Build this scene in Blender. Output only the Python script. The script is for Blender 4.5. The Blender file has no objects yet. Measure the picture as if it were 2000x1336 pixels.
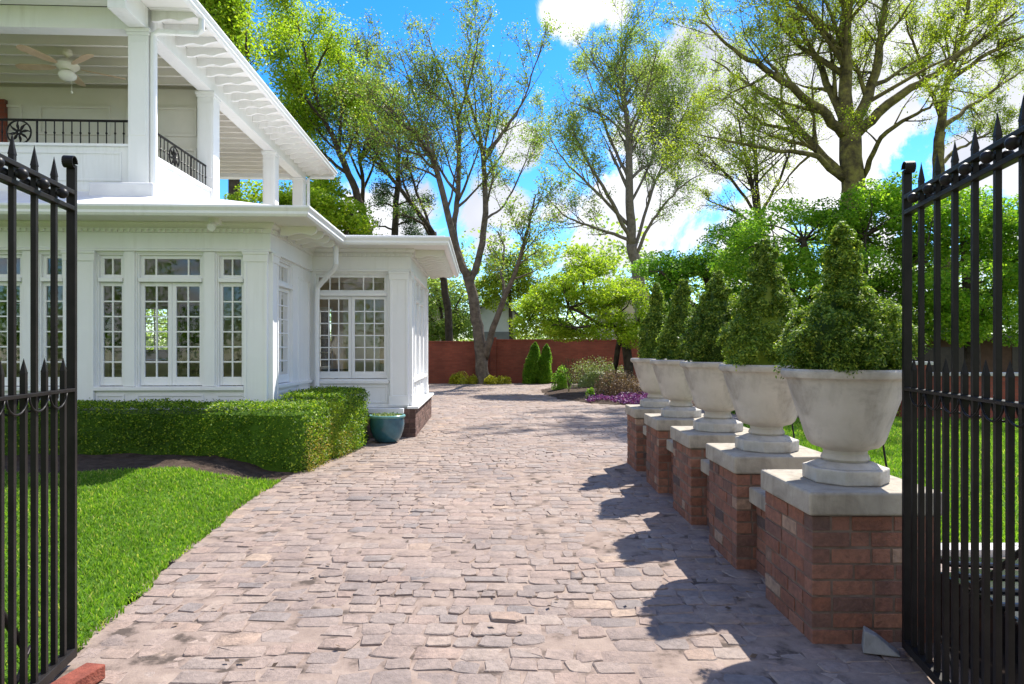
import bpy, bmesh, math, random
import numpy as np
from mathutils import Vector, Matrix
R = math.radians
C = bpy.context.scene.collection
rng = np.random.default_rng(11)
random.seed(5)
F, CX, HY, CH = 1333.0, 1000.0, 684.0, 1.40     # focal length (px of a 2000 px frame), axis, horizon, eye height

def P(px, py, Y):                                # a point at depth Y on the sight line of a photo pixel
    return np.array([(px - CX) / F * Y, Y, CH + (HY - py) / F * Y])

# ------------------------------------------------------------------ materials
def new_mat(name):
    m = bpy.data.materials.new(name); m.use_nodes = True
    nt = m.node_tree; b = nt.nodes['Principled BSDF']
    return m, nt, b

def N(nt, typ, **kw):
    n = nt.nodes.new(typ)
    for k, v in kw.items():
        if k in ('inp',):
            for a, c in v.items(): n.inputs[a].default_value = c
        else: setattr(n, k, v)
    return n

def ramp(nt, stops, interp='LINEAR'):
    n = nt.nodes.new('ShaderNodeValToRGB'); n.color_ramp.interpolation = interp
    e = n.color_ramp.elements
    while len(e) < len(stops): e.new(0.5)
    for i, (p, c) in enumerate(stops):
        e[i].position = p; e[i].color = (*c, 1) if len(c) == 3 else c
    return n

def coords(nt):
    return nt.nodes.new('ShaderNodeTexCoord').outputs['Object']

def noise(nt, scale, detail=4, rough=.55, vec=None, dist=0):
    n = N(nt, 'ShaderNodeTexNoise', inp={'Scale': scale, 'Detail': detail, 'Roughness': rough, 'Distortion': dist})
    nt.links.new(vec if vec is not None else coords(nt), n.inputs['Vector'])
    return n

def bump(nt, b, src, strength=.3, dist=.01):
    n = N(nt, 'ShaderNodeBump', inp={'Strength': strength, 'Distance': dist})
    nt.links.new(src, n.inputs['Height']); nt.links.new(n.outputs['Normal'], b.inputs['Normal'])

def mixc(nt, a, b_, f, blend='MIX'):
    n = N(nt, 'ShaderNodeMix', data_type='RGBA', blend_type=blend)
    for s, v in ((6, a), (7, b_)):
        if isinstance(v, tuple): n.inputs[s].default_value = (*v, 1)
        else: nt.links.new(v, n.inputs[s])
    if isinstance(f, (int, float)): n.inputs[0].default_value = f
    else: nt.links.new(f, n.inputs[0])
    return n.outputs[2]

def speckled(name, stops, scale=6, rough=.7, bstr=.2, bdist=.005, detail=6, fine=60, spec=.4):
    """a surface of one stuff with soft patches and fine grain"""
    m, nt, b = new_mat(name); co = coords(nt)
    n1 = noise(nt, scale, detail, .6, co); r = ramp(nt, stops)
    nt.links.new(n1.outputs['Fac'], r.inputs['Fac'])
    nt.links.new(r.outputs['Color'], b.inputs['Base Color'])
    b.inputs['Roughness'].default_value = rough; b.inputs['Specular IOR Level'].default_value = spec
    n2 = noise(nt, fine, 4, .6, co); bump(nt, b, n2.outputs['Fac'], bstr, bdist)
    return m

def island_mat(name, stops, rough=.8, grain=25, gmix=.35, bstr=.5, bdist=.004, dark=(.05, .04, .04), spec=.3):
    """each loose piece (brick, stone) has its own colour, with weathering on top"""
    m, nt, b = new_mat(name); co = coords(nt)
    g = nt.nodes.new('ShaderNodeNewGeometry'); r = ramp(nt, stops)
    nt.links.new(g.outputs['Random Per Island'], r.inputs['Fac'])
    n1 = noise(nt, grain, 7, .65, co)
    rr = ramp(nt, [(.3, (0, 0, 0)), (.62, (1, 1, 1))]); nt.links.new(n1.outputs['Fac'], rr.inputs['Fac'])
    mul = N(nt, 'ShaderNodeMath', operation='MULTIPLY_ADD', inp={1: -gmix, 2: gmix})
    nt.links.new(rr.outputs['Color'], mul.inputs[0])
    c = mixc(nt, r.outputs['Color'], dark, mul.outputs[0])
    n3 = noise(nt, 1.1, 3, .5, co)
    r3 = ramp(nt, [(.3, (.8, .78, .78)), (.7, (1.12, 1.1, 1.06))]); nt.links.new(n3.outputs['Fac'], r3.inputs['Fac'])
    c = mixc(nt, c, r3.outputs['Color'], 1.0, 'MULTIPLY')
    nt.links.new(c, b.inputs['Base Color'])
    b.inputs['Roughness'].default_value = rough; b.inputs['Specular IOR Level'].default_value = spec
    n2 = noise(nt, grain * 2.2, 6, .65, co); bump(nt, b, n2.outputs['Fac'], bstr, bdist)
    return m

def leaf_mat(name, stops, trans=.4, rough=.5, tcol=1.5):
    m, nt, b = new_mat(name)
    g = nt.nodes.new('ShaderNodeNewGeometry'); r = ramp(nt, stops)
    nt.links.new(g.outputs['Random Per Island'], r.inputs['Fac'])
    n1 = noise(nt, .9, 2, .5)
    r3 = ramp(nt, [(.32, (.72, .74, .7)), (.68, (1.2, 1.15, 1.0))]); nt.links.new(n1.outputs['Fac'], r3.inputs['Fac'])
    c = mixc(nt, r.outputs['Color'], r3.outputs['Color'], 1.0, 'MULTIPLY')
    nt.links.new(c, b.inputs['Base Color'])
    b.inputs['Roughness'].default_value = rough; b.inputs['Specular IOR Level'].default_value = .25
    t = nt.nodes.new('ShaderNodeBsdfTranslucent')
    tc = mixc(nt, c, (tcol, tcol * 1.05, tcol * .55), 1.0, 'MULTIPLY'); nt.links.new(tc, t.inputs['Color'])
    mx = nt.nodes.new('ShaderNodeMixShader'); mx.inputs[0].default_value = trans
    nt.links.new(b.outputs[0], mx.inputs[1]); nt.links.new(t.outputs[0], mx.inputs[2])
    nt.links.new(mx.outputs[0], nt.nodes['Material Output'].inputs['Surface'])
    return m

M = {}
M['white'] = speckled('white_paint', [(.3, (.77, .77, .765)), (.7, (.82, .82, .815))], 2.5, .45, .06, .002, 4, 25)
def paint():
    m, nt, b = new_mat('white_paint'); co = coords(nt)
    n1 = noise(nt, 2.2, 6, .6, co); r = ramp(nt, [(.3, (.775, .775, .77)), (.7, (.83, .83, .825))]); nt.links.new(n1.outputs['Fac'], r.inputs['Fac'])
    mp = N(nt, 'ShaderNodeMapping'); mp.inputs['Scale'].default_value = (9, 9, .7); nt.links.new(co, mp.inputs['Vector'])
    n2 = noise(nt, 1.4, 6, .65, mp.outputs['Vector']); r2 = ramp(nt, [(.50, (0, 0, 0)), (.78, (.5, .5, .5))]); nt.links.new(n2.outputs['Fac'], r2.inputs['Fac'])
    n3 = noise(nt, 1.1, 5, .6, co); r3 = ramp(nt, [(.42, (0, 0, 0)), (.66, (1, 1, 1))]); nt.links.new(n3.outputs['Fac'], r3.inputs['Fac'])
    mu = N(nt, 'ShaderNodeMath', operation='MULTIPLY'); nt.links.new(r2.outputs['Color'], mu.inputs[0]); nt.links.new(r3.outputs['Color'], mu.inputs[1])
    nt.links.new(mixc(nt, r.outputs['Color'], (.52, .50, .45), mu.outputs[0]), b.inputs['Base Color'])
    b.inputs['Roughness'].default_value = .5; b.inputs['Specular IOR Level'].default_value = .35
    n4 = noise(nt, 30, 5, .6, co); bump(nt, b, n4.outputs['Fac'], .12, .003); return m
M['white'] = paint()
M['ceil'] = speckled('ceiling_paint', [(.3, (.76, .75, .71)), (.7, (.80, .79, .75))], 3, .6, .05, .002)
M['beige'] = speckled('beige_plaster', [(.3, (.68, .56, .42)), (.7, (.74, .62, .48))], 2, .8, .05, .002)
M['porch'] = speckled('porch_paint', [(.3, (.69, .655, .59)), (.7, (.74, .705, .64))], 3, .6, .05, .002)
M['roofwhite'] = speckled('white_roof', [(.3, (.66, .65, .68)), (.7, (.78, .78, .79))], 3, .6, .1, .003)
M['shingle'] = speckled('shingle', [(.3, (.05, .05, .055)), (.7, (.12, .11, .11))], 12, .9, .5, .01)
M['iron'] = speckled('black_iron', [(.3, (.010, .009, .009)), (.7, (.022, .019, .018))], 8, .42, .25, .001, 4, 90, .16)
M['soil'] = speckled('soil', [(.3, (.035, .024, .018)), (.7, (.10, .072, .055))], 9, .95, .9, .03, 8, 40, .1)
M['mortar'] = speckled('mortar', [(.36, (.085, .066, .055)), (.47, (.23, .175, .145)), (.7, (.32, .25, .205))], 6, .95, .6, .005, 6, 90, .1)
M['darkmortar'] = speckled('old_mortar', [(.3, (.13, .09, .07)), (.7, (.22, .165, .135))], 14, .95, .6, .005, 6, 90, .1)
M['brick'] = island_mat('brick', [(0, (.23, .098, .064)), (.2, (.31, .135, .088)), (.4, (.26, .12, .086)), (.56, (.37, .175, .115)), (.7, (.30, .142, .102)), (.84, (.17, .098, .08)), (.92, (.115, .085, .08)), (.96, (.37, .23, .165)), (1, (.46, .33, .24))], .88, 26, .5, 1.0, .008)
M['darkbrick'] = island_mat('dark_brick', [(0, (.085, .05, .042)), (.5, (.15, .085, .068)), (1, (.20, .12, .10))], .85, 22, .35, .6, .004)
M['redbrick'] = speckled('red_brick', [(.35, (.15, .045, .032)), (.55, (.24, .068, .045)), (.7, (.30, .11, .075))], 12, .9, 1.0, .008, 8, 45, .2)
M['setts'] = island_mat('setts', [(0, (.27, .205, .175)), (.18, (.31, .24, .205)), (.36, (.25, .205, .185)), (.52, (.32, .235, .195)), (.68, (.285, .235, .21)), (.8, (.34, .265, .22)), (.9, (.22, .19, .18)), (.97, (.31, .225, .18)), (1, (.40, .30, .23))], .78, 30, .5, 1.0, .007, (.10, .08, .07), .3)
def stone_mat(name, a, b_, stain, zlo, zhi):
    m, nt, b = new_mat(name); co = coords(nt)
    n1 = noise(nt, 5, 8, .62, co); r = ramp(nt, [(.3, a), (.7, b_)]); nt.links.new(n1.outputs['Fac'], r.inputs['Fac'])
    n2 = noise(nt, 3.2, 8, .7, co, .6); r2 = ramp(nt, [(.47, (0, 0, 0)), (.68, (1, 1, 1))]); nt.links.new(n2.outputs['Fac'], r2.inputs['Fac'])
    mp = N(nt, 'ShaderNodeMapping'); mp.inputs['Scale'].default_value = (14, 14, 1.6); nt.links.new(co, mp.inputs['Vector'])
    n4 = noise(nt, 1.0, 5, .6, mp.outputs['Vector']); r4 = ramp(nt, [(.50, (0, 0, 0)), (.75, (.6, .6, .6))]); nt.links.new(n4.outputs['Fac'], r4.inputs['Fac'])
    ad = N(nt, 'ShaderNodeMath', operation='ADD', use_clamp=True); nt.links.new(r2.outputs['Color'], ad.inputs[0]); nt.links.new(r4.outputs['Color'], ad.inputs[1])
    mu = N(nt, 'ShaderNodeMath', operation='MULTIPLY', inp={1: .6}); nt.links.new(ad.outputs[0], mu.inputs[0])
    c = mixc(nt, r.outputs['Color'], stain, mu.outputs[0])
    nt.links.new(c, b.inputs['Base Color']); b.inputs['Roughness'].default_value = .88; b.inputs['Specular IOR Level'].default_value = .2
    n3 = noise(nt, 60, 6, .65, co); bump(nt, b, n3.outputs['Fac'], .55, .004)
    return m
M['cap'] = stone_mat('cap_stone', (.33, .29, .235), (.44, .395, .325), (.12, .105, .09), 0, 1)
M['urn'] = stone_mat('cast_stone', (.44, .40, .35), (.55, .51, .46), (.20, .175, .15), 0, 1)
M['rubble'] = stone_mat('grey_stone', (.22, .22, .22), (.36, .35, .34), (.10, .10, .10), 0, 1)
M['curb'] = stone_mat('curb_stone', (.5, .48, .44), (.62, .6, .56), (.3, .28, .25), 0, 1)
M['teal'] = speckled('teal_glaze', [(.3, (.016, .075, .11)), (.7, (.045, .155, .20))], 5, .18, .08, .003, 5, 20, .6)
M['tealrim'] = speckled('teal_rim', [(.3, (.10, .26, .26)), (.7, (.18, .36, .33))], 8, .25, .05, .002)
M['fan'] = speckled('fan_white', [(.3, (.74, .70, .60)), (.7, (.80, .76, .66))], 5, .4, .02, .001)
M['wood'] = speckled('pale_wood', [(.3, (.50, .36, .22)), (.7, (.62, .47, .31))], 6, .5, .05, .001)
M['globe'] = speckled('milk_glass', [(.3, (.82, .80, .74)), (.7, (.84, .82, .76))], 3, .2, .01, .001)
M['dark'] = speckled('dark_wood', [(.3, (.022, .015, .012)), (.7, (.05, .034, .026))], 6, .4, .1, .002)
M['brown'] = speckled('brown_boards', [(.3, (.075, .040, .028)), (.7, (.12, .068, .046))], 5, .8, .2, .004)
M['grey'] = speckled('grey_siding', [(.3, (.50, .53, .57)), (.7, (.58, .60, .63))], 4, .7, .1, .003)
M['greydark'] = speckled('grey_base', [(.3, (.14, .15, .17)), (.7, (.19, .20, .22))], 4, .8, .2, .004)
M['tan'] = speckled('tan_wall', [(.3, (.46, .40, .28)), (.7, (.54, .47, .34))], 3, .8, .1, .003)
M['cream'] = speckled('cream_cloth', [(.3, (.62, .58, .5)), (.7, (.70, .66, .58))], 6, .8, .1, .002)
M['bark'] = speckled('bark_grey', [(.3, (.075, .06, .048)), (.7, (.20, .165, .135))], 5, .95, 1.0, .03, 8, 14, .1)
M['bark2'] = speckled('bark_dark', [(.3, (.035, .028, .022)), (.7, (.10, .082, .062))], 5, .95, 1.0, .03, 8, 14, .1)
M['bark3'] = speckled('bark_mossy', [(.36, (.07, .058, .036)), (.5, (.14, .12, .05)), (.62, (.22, .20, .06))], 4.5, .95, 1.0, .06, 9, 9, .1)
M['bark4'] = speckled('bark_pale', [(.3, (.12, .105, .085)), (.7, (.24, .21, .17))], 5, .95, 1.0, .03, 8, 14, .1)
M['hedge'] = leaf_mat('hedge_leaf', [(0, (.030, .075, .008)), (.4, (.075, .165, .012)), (.75, (.19, .32, .02)), (1, (.42, .50, .045))], .35)
M['hedgetip'] = leaf_mat('hedge_dry_leaf', [(0, (.10, .16, .02)), (.5, (.32, .27, .05)), (1, (.50, .33, .10))], .3)
M['spruce'] = leaf_mat('spruce_needle', [(0, (.045, .095, .014)), (.45, (.115, .20, .026)), (.8, (.24, .34, .045)), (1, (.44, .48, .08))], .35)
M['lime'] = leaf_mat('lime_leaf', [(0, (0.172, 0.287, 0.021)), (.5, (0.276, 0.402, 0.029)), (1, (0.414, 0.483, 0.052))], .5)
M['green'] = leaf_mat('green_leaf', [(0, (0.099, 0.232, 0.021)), (.5, (0.182, 0.352, 0.030)), (1, (0.363, 0.510, 0.053))], .5)
M['deep'] = leaf_mat('deep_leaf', [(0, (0.078, 0.196, 0.020)), (.5, (0.147, 0.306, 0.031)), (1, (0.313, 0.493, 0.051))], .45)
M['bud'] = leaf_mat('bud_leaf', [(0, (0.135, 0.248, 0.047)), (.5, (0.246, 0.389, 0.078)), (.8, (0.314, 0.373, 0.078)), (1, (0.359, 0.310, 0.093))], .4)
M['sage'] = leaf_mat('sage_leaf', [(0, (0.166, 0.250, 0.069)), (.5, (0.261, 0.362, 0.100)), (1, (0.380, 0.438, 0.125))], .5)
M['olive'] = leaf_mat('olive_leaf', [(0, (0.164, 0.224, 0.024)), (.5, (0.278, 0.356, 0.033)), (1, (0.391, 0.449, 0.053))], .5)
M['pine'] = leaf_mat('pine_needle', [(0, (0.034, 0.076, 0.037)), (.5, (0.068, 0.128, 0.060)), (1, (0.119, 0.187, 0.085))], .2)
M['yellow'] = leaf_mat('yellow_leaf', [(0, (.26, .28, .02)), (.5, (.42, .42, .03)), (1, (.58, .52, .05))], .35)
M['purple'] = leaf_mat('purple_petal', [(0, (0.067, 0.012, 0.099)), (.5, (0.134, 0.025, 0.186)), (1, (0.201, 0.062, 0.260))], .3)
M['brownleaf'] = leaf_mat('brown_leaf', [(0, (0.120, 0.066, 0.042)), (.5, (0.216, 0.132, 0.084)), (1, (0.336, 0.240, 0.168))], .25)
M['greyleaf'] = leaf_mat('variegated_leaf', [(0, (.08, .13, .04)), (.5, (.17, .22, .08)), (1, (.36, .40, .20))], .3)
M['grass'] = leaf_mat('grass_blade', [(0, (.085, .19, .016)), (.5, (.14, .27, .024)), (.85, (.20, .33, .035)), (1, (.42, .42, .14))], .45, .6)
M['turf'] = speckled('turf', [(.3, (.045, .10, .012)), (.7, (.085, .17, .018))], 9, .95, .8, .02, 8, 60, .1)
M['ground'] = speckled('earth', [(.35, (.09, .13, .03)), (.65, (.16, .17, .06))], .35, .95, .5, .05, 8, 6, .1)
M['black'] = speckled('black_gloss', [(.3, (.006, .006, .007)), (.7, (.012, .012, .013))], 6, .12, .02, .001, 3, 30, .6)
M['leafdry'] = speckled('dry_leaf', [(.3, (.05, .035, .025)), (.7, (.13, .085, .055))], 6, .9, .1, .001)

def brick_tex(name, c1, c2, mort, sx=1.0):
    m, nt, b = new_mat(name); co = coords(nt)
    sep = nt.nodes.new('ShaderNodeSeparateXYZ'); nt.links.new(co, sep.inputs[0])
    cmb = nt.nodes.new('ShaderNodeCombineXYZ'); nt.links.new(sep.outputs[0], cmb.inputs[0]); nt.links.new(sep.outputs[2], cmb.inputs[1])
    t = N(nt, 'ShaderNodeTexBrick', inp={'Scale': 1.0, 'Mortar Size': .006, 'Brick Width': .215, 'Row Height': .075, 'Bias': 0.0})
    nt.links.new(cmb.outputs[0], t.inputs['Vector'])
    t.inputs['Color1'].default_value = (*c1, 1); t.inputs['Color2'].default_value = (*c2, 1); t.inputs['Mortar'].default_value = (*mort, 1)
    n1 = noise(nt, 1.3, 6, .6, co); r = ramp(nt, [(.3, (.75, .75, .75)), (.7, (1.2, 1.15, 1.1))]); nt.links.new(n1.outputs['Fac'], r.inputs['Fac'])
    c = mixc(nt, t.outputs['Color'], r.outputs['Color'], 1.0, 'MULTIPLY'); nt.links.new(c, b.inputs['Base Color'])
    b.inputs['Roughness'].default_value = .9; bump(nt, b, t.outputs['Fac'], -.4, .006)
    return m
M['gardenwall'] = brick_tex('garden_wall_brick', (.21, .050, .030), (.27, .072, .042), (.17, .07, .05))

def glass_mat():
    m, nt, b = new_mat('window_glass')
    tr = nt.nodes.new('ShaderNodeBsdfTransparent'); tr.inputs[0].default_value = (.93, .95, .94, 1)
    gl = nt.nodes.new('ShaderNodeBsdfGlossy'); gl.inputs['Roughness'].default_value = .02
    fr = N(nt, 'ShaderNodeFresnel', inp={'IOR': 1.55})
    mx = nt.nodes.new('ShaderNodeMixShader')
    ad = N(nt, 'ShaderNodeMath', operation='MULTIPLY_ADD', inp={1: 1.0, 2: .0}, use_clamp=True); nt.links.new(fr.outputs[0], ad.inputs[0])
    nt.links.new(ad.outputs[0], mx.inputs[0]); nt.links.new(tr.outputs[0], mx.inputs[1]); nt.links.new(gl.outputs[0], mx.inputs[2])
    nt.links.new(mx.outputs[0], nt.nodes['Material Output'].inputs['Surface'])
    return m
M['glass'] = glass_mat()

# ------------------------------------------------------------------ mesh helpers
class MB:
    """collects boxes, tubes, lathes and leaves; build() links them as ONE mesh object"""
    def __init__(s): s.V = []; s.Q = []; s.T = []; s.G = []; s.n = 0
    def add(s, v, q=None, t=None, g=None):
        v = np.asarray(v, float).reshape(-1, 3)
        if q is not None and len(q): s.Q.append(np.asarray(q, np.int64) + s.n)
        if t is not None and len(t): s.T.append(np.asarray(t, np.int64) + s.n)
        if g is not None:
            for f in g: s.G.append([i + s.n for i in f])
        s.V.append(v); s.n += len(v); return s
    def box(s, x0, x1, y0, y1, z0, z1, M4=None):
        v = np.array([(x0, y0, z0), (x1, y0, z0), (x1, y1, z0), (x0, y1, z0), (x0, y0, z1), (x1, y0, z1), (x1, y1, z1), (x0, y1, z1)], float)
        if M4 is not None: v = v @ np.array(M4.to_3x3()).T + np.array(M4.translation)
        return s.add(v, [(0, 3, 2, 1), (4, 5, 6, 7), (0, 1, 5, 4), (1, 2, 6, 5), (2, 3, 7, 6), (3, 0, 4, 7)])
    def tbox(s, T, s0, s1, d0, d1, z0, z1):       # box in a wall's own axes: along, outward, up
        v = [T(*p) for p in ((s0, d0, z0), (s1, d0, z0), (s1, d1, z0), (s0, d1, z0), (s0, d0, z1), (s1, d0, z1), (s1, d1, z1), (s0, d1, z1))]
        return s.add(v, [(0, 3, 2, 1), (4, 5, 6, 7), (0, 1, 5, 4), (1, 2, 6, 5), (2, 3, 7, 6), (3, 0, 4, 7)])
    def tube(s, pts, r, k=6, cap=True):
        p = np.asarray(pts, float); n = len(p); r = np.broadcast_to(np.asarray(r, float), (n,))
        t = np.gradient(p, axis=0); t /= np.linalg.norm(t, axis=1)[:, None] + 1e-9
        ref = np.array([.31, .95, .05]) if abs(t[:, 2]).mean() > .6 else np.array([0, 0, 1.])
        a = np.cross(t, ref); a /= np.linalg.norm(a, axis=1)[:, None] + 1e-9
        b = np.cross(t, a); th = np.arange(k) * 2 * np.pi / k
        v = p[:, None] + r[:, None, None] * (np.cos(th)[None, :, None] * a[:, None] + np.sin(th)[None, :, None] * b[:, None])
        i = np.arange(n - 1)[:, None] * k; j = np.arange(k)[None]; j2 = (j + 1) % k
        q = np.stack([i + j, i + j2, i + k + j2, i + k + j], -1).reshape(-1, 4)
        g = [list(range(k))[::-1], [(n - 1) * k + x for x in range(k)]] if cap else None
        return s.add(v.reshape(-1, 3), q, None, g)
    def lathe(s, prof, seg=48, c=(0, 0, 0), sx=1, sy=1):
        n = len(prof); th = np.arange(seg) * 2 * np.pi / seg; v = []
        for r, z in prof: v += [(c[0] + r * sx * math.cos(a), c[1] + r * sy * math.sin(a), c[2] + z) for a in th]
        i = np.arange(n - 1)[:, None] * seg; j = np.arange(seg)[None]; j2 = (j + 1) % seg
        q = np.stack([i + j, i + j2, i + seg + j2, i + seg + j], -1).reshape(-1, 4)
        return s.add(v, q, None, [list(range(seg))[::-1], [(n - 1) * seg + x for x in range(seg)]])
    def prism(s, poly, f0, f1):                   # polygon list of 2D points; f0/f1 map them to the two end faces
        n = len(poly); v = [f0(*p) for p in poly] + [f1(*p) for p in poly]
        q = [(i, (i + 1) % n, n + (i + 1) % n, n + i) for i in range(n)]
        return s.add(v, q, None, [list(range(n))[::-1], list(range(n, 2 * n))])
    def sweep(s, path, prof, closed=False):       # mitred sweep of (outward, z) profile along 2D path; outward = right side
        p = [np.array(a, float) for a in path]; n = len(p); rings = []
        for i in range(n):
            d0 = p[i] - p[i - 1] if i > 0 else p[1] - p[0]; d1 = p[i + 1] - p[i] if i < n - 1 else p[i] - p[i - 1]
            d0 = d0 / np.linalg.norm(d0); d1 = d1 / np.linalg.norm(d1)
            n0 = np.array([d0[1], -d0[0]]); n1 = np.array([d1[1], -d1[0]]); m = n0 + n1; m = m / (m @ n0)
            rings.append([(p[i][0] + m[0] * o, p[i][1] + m[1] * o, z) for o, z in prof])
        k = len(prof); v = [x for r_ in rings for x in r_]
        q = [(i * k + j, i * k + (j + 1) % k, (i + 1) * k + (j + 1) % k, (i + 1) * k + j) for i in range(n - 1) for j in range(k)]
        return s.add(v, q, None, [list(range(k)), [(n - 1) * k + j for j in range(k)][::-1]])
    def sphere(s, c, r, seg=10, rings=7, sq=(1, 1, 1)):
        prof = [(max(1e-4, r * math.sin(math.pi * i / rings)), -r * math.cos(math.pi * i / rings)) for i in range(rings + 1)]
        return s.lathe([(a * sq[0], z * sq[2]) for a, z in prof], seg, c)
    def leaves(s, c, size, up=.35, aspect=.55, nrm=None, nw=.6):
        c = np.asarray(c, float); n = len(c)
        if n == 0: return s
        size = np.broadcast_to(np.asarray(size, float), (n,)) * rng.uniform(.65, 1.3, n)
        nr = rng.normal(size=(n, 3)); nr[:, 2] = np.abs(nr[:, 2]) + up
        nr /= np.linalg.norm(nr, axis=1)[:, None]
        if nrm is not None: nr = nr * (1 - nw) + nrm * nw; nr /= np.linalg.norm(nr, axis=1)[:, None]
        a = np.cross(nr, rng.normal(size=(n, 3))); a /= np.linalg.norm(a, axis=1)[:, None]
        b = np.cross(nr, a); L = size[:, None] * .5; W = L * aspect
        v = np.stack([c - a * L, c + b * W + a * L * .1, c + a * L, c - b * W + a * L * .1], 1).reshape(-1, 3)
        return s.add(v, np.arange(4 * n).reshape(-1, 4))
    def build(s, name, mat, parent=None, smooth=False, bevel=0, label=None):
        V = np.concatenate(s.V) if s.V else np.zeros((0, 3))
        me = bpy.data.meshes.new(name)
        Q = np.concatenate(s.Q) if s.Q else np.zeros((0, 4), np.int64); T = np.concatenate(s.T) if s.T else np.zeros((0, 3), np.int64)
        loops = [Q.ravel(), T.ravel()] + [np.array(g) for g in s.G]
        sizes = np.concatenate([np.full(len(Q), 4), np.full(len(T), 3), np.array([len(g) for g in s.G], int)]).astype(np.int32)
        L = np.concatenate(loops).astype(np.int32)
        me.vertices.add(len(V)); me.vertices.foreach_set('co', V.astype(np.float32).ravel())
        me.loops.add(len(L)); me.loops.foreach_set('vertex_index', L)
        st = np.concatenate([[0], np.cumsum(sizes)[:-1]]).astype(np.int32)
        me.polygons.add(len(sizes)); me.polygons.foreach_set('loop_start', st)
        me.update(calc_edges=True); me.validate()
        me.polygons.foreach_set('use_smooth', np.full(len(me.polygons), bool(smooth)))
        me.materials.append(mat)
        o = bpy.data.objects.new(name, me); C.objects.link(o); o.parent = parent
        if smooth == 'auto':
            me.set_sharp_from_angle(angle=R(35))
        if bevel:
            b = o.modifiers.new('edge', 'BEVEL'); b.width = bevel; b.segments = 2; b.limit_method = 'ANGLE'; b.angle_limit = R(40)
        if label: o['label'] = label
        return o

def tag(o, label, cat, group=None, kind=None):
    o['label'] = label; o['category'] = cat
    if group: o['group'] = group
    if kind: o['kind'] = kind
    return o
def thing(name, label, cat, loc=(0, 0, 0), rz=0, group=None):
    o = bpy.data.objects.new(name, None); C.objects.link(o)
    o.location = loc; o.rotation_euler = (0, 0, rz); o.empty_display_size = .2
    return tag(o, label, cat, group)
def struct(o, label=None, cat=None, kind='structure'):
    o['kind'] = kind
    if label: o['label'] = label; o['category'] = cat
    return o
def dup(root, loc, rz, label):
    r = root.copy(); C.objects.link(r); r.location = loc; r.rotation_euler = (0, 0, rz); r['label'] = label
    for ch in list(root.children):
        c = ch.copy(); C.objects.link(c); c.parent = r
        for g in list(ch.children):
            d = g.copy(); C.objects.link(d); d.parent = c
    return r

def fnoise(x, y, sc=1.0, seed=0):                 # cheap smooth noise for shapes
    x = np.asarray(x) * sc + seed * 3.1; y = np.asarray(y) * sc - seed * 1.7
    return (np.sin(x * 1.7 + 1.3 * np.sin(y * 1.1)) + np.sin(y * 2.3 + 1.7 * np.sin(x * .9 + 2)) + .5 * np.sin(x * 4.1 + y * 3.3)) / 2.5

def grid_sheet(name, poly_fn, x0, x1, y0, y1, step, zf, mat):
    """a sheet over the cells whose centre lies inside poly_fn"""
    xs = np.arange(x0, x1 + step, step); ys = np.arange(y0, y1 + step, step)
    X, Y = np.meshgrid(xs, ys); Z = zf(X, Y); nx = len(xs)
    v = np.stack([X, Y, Z], -1).reshape(-1, 3)
    cx, cy = np.meshgrid(xs[:-1] + step / 2, ys[:-1] + step / 2); ins = poly_fn(cx, cy)
    i, j = np.nonzero(ins); a = i * nx + j
    q = np.stack([a, a + 1, a + 1 + nx, a + nx], -1)
    used = np.unique(q); mp = np.full(len(v), -1); mp[used] = np.arange(len(used))
    b = MB(); b.add(v[used], mp[q]); return b.build(name, mat, None, True)

def inpoly(poly):
    p = np.array(poly, float)
    def f(X, Y):
        X = np.asarray(X, float); Y = np.asarray(Y, float); r = np.zeros(X.shape, bool); j = len(p) - 1
        for i in range(len(p)):
            c = ((p[i, 1] > Y) != (p[j, 1] > Y)) & (X < (p[j, 0] - p[i, 0]) * (Y - p[i, 1]) / (p[j, 1] - p[i, 1] + 1e-12) + p[i, 0])
            r ^= c; j = i
        return r
    return f

# ------------------------------------------------------------------ ground, lawns, drive
EY = np.array([.5, 2.0, 3.25, 4.65, 6.2, 7.43, 8.0, 9.93, 10.9]); EX = np.array([-1.75, -1.9, -2.06, -2.27, -2.46, -2.50, -2.44, -2.26, -2.2])
def edge(Y): return np.interp(Y, EY, EX)
def zlawn(X, Y):
    d = np.clip((edge(Y) - X) / 1.1, 0, 1); d = d * d * (3 - 2 * d); t = np.clip((Y - 3.6) / 4.2, 0, 1)
    return .018 + .17 * d * t * t * (3 - 2 * t) + .008 * fnoise(X, Y, 1.6) * d
LB = lambda X: 6.84 + .42 * np.clip((X + 4.2) / 1.8, 0, 1) + .05 * np.sin(X * 3)       # where the lawn stops and the bed begins
struct(MB().box(-400, 400, -60, 900, -.6, -.045).build('ground', M['ground']))
lawnL = grid_sheet('lawn', lambda X, Y: (X < edge(Y) + .0) & (Y < LB(X) + .04), -9, -1.6, .6, 7.6, .05, zlawn, M['turf']); struct(lawnL)
bed = grid_sheet('bed_soil', lambda X, Y: (X < edge(Y) + .02) & (Y > LB(X) - .12) & (Y < 11), -9, -2.0, 6.7, 11, .06,
                 lambda X, Y: zlawn(X, Y) - .006 + .018 * fnoise(X, Y, 7), M['soil']); struct(bed)
LR = [(2.12, 4.78), (11.5, 4.78), (13.5, 13.2), (7.8, 13.9), (4.6, 13.4), (3.3, 11.8), (2.12, 9.2)]
inR = inpoly(LR)
lawnR = grid_sheet('lawn', inR, 1.8, 14, 4.6, 14.4, .12, lambda X, Y: .02 + .012 * fnoise(X, Y, 1.2), M['turf']); struct(lawnR)

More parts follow.
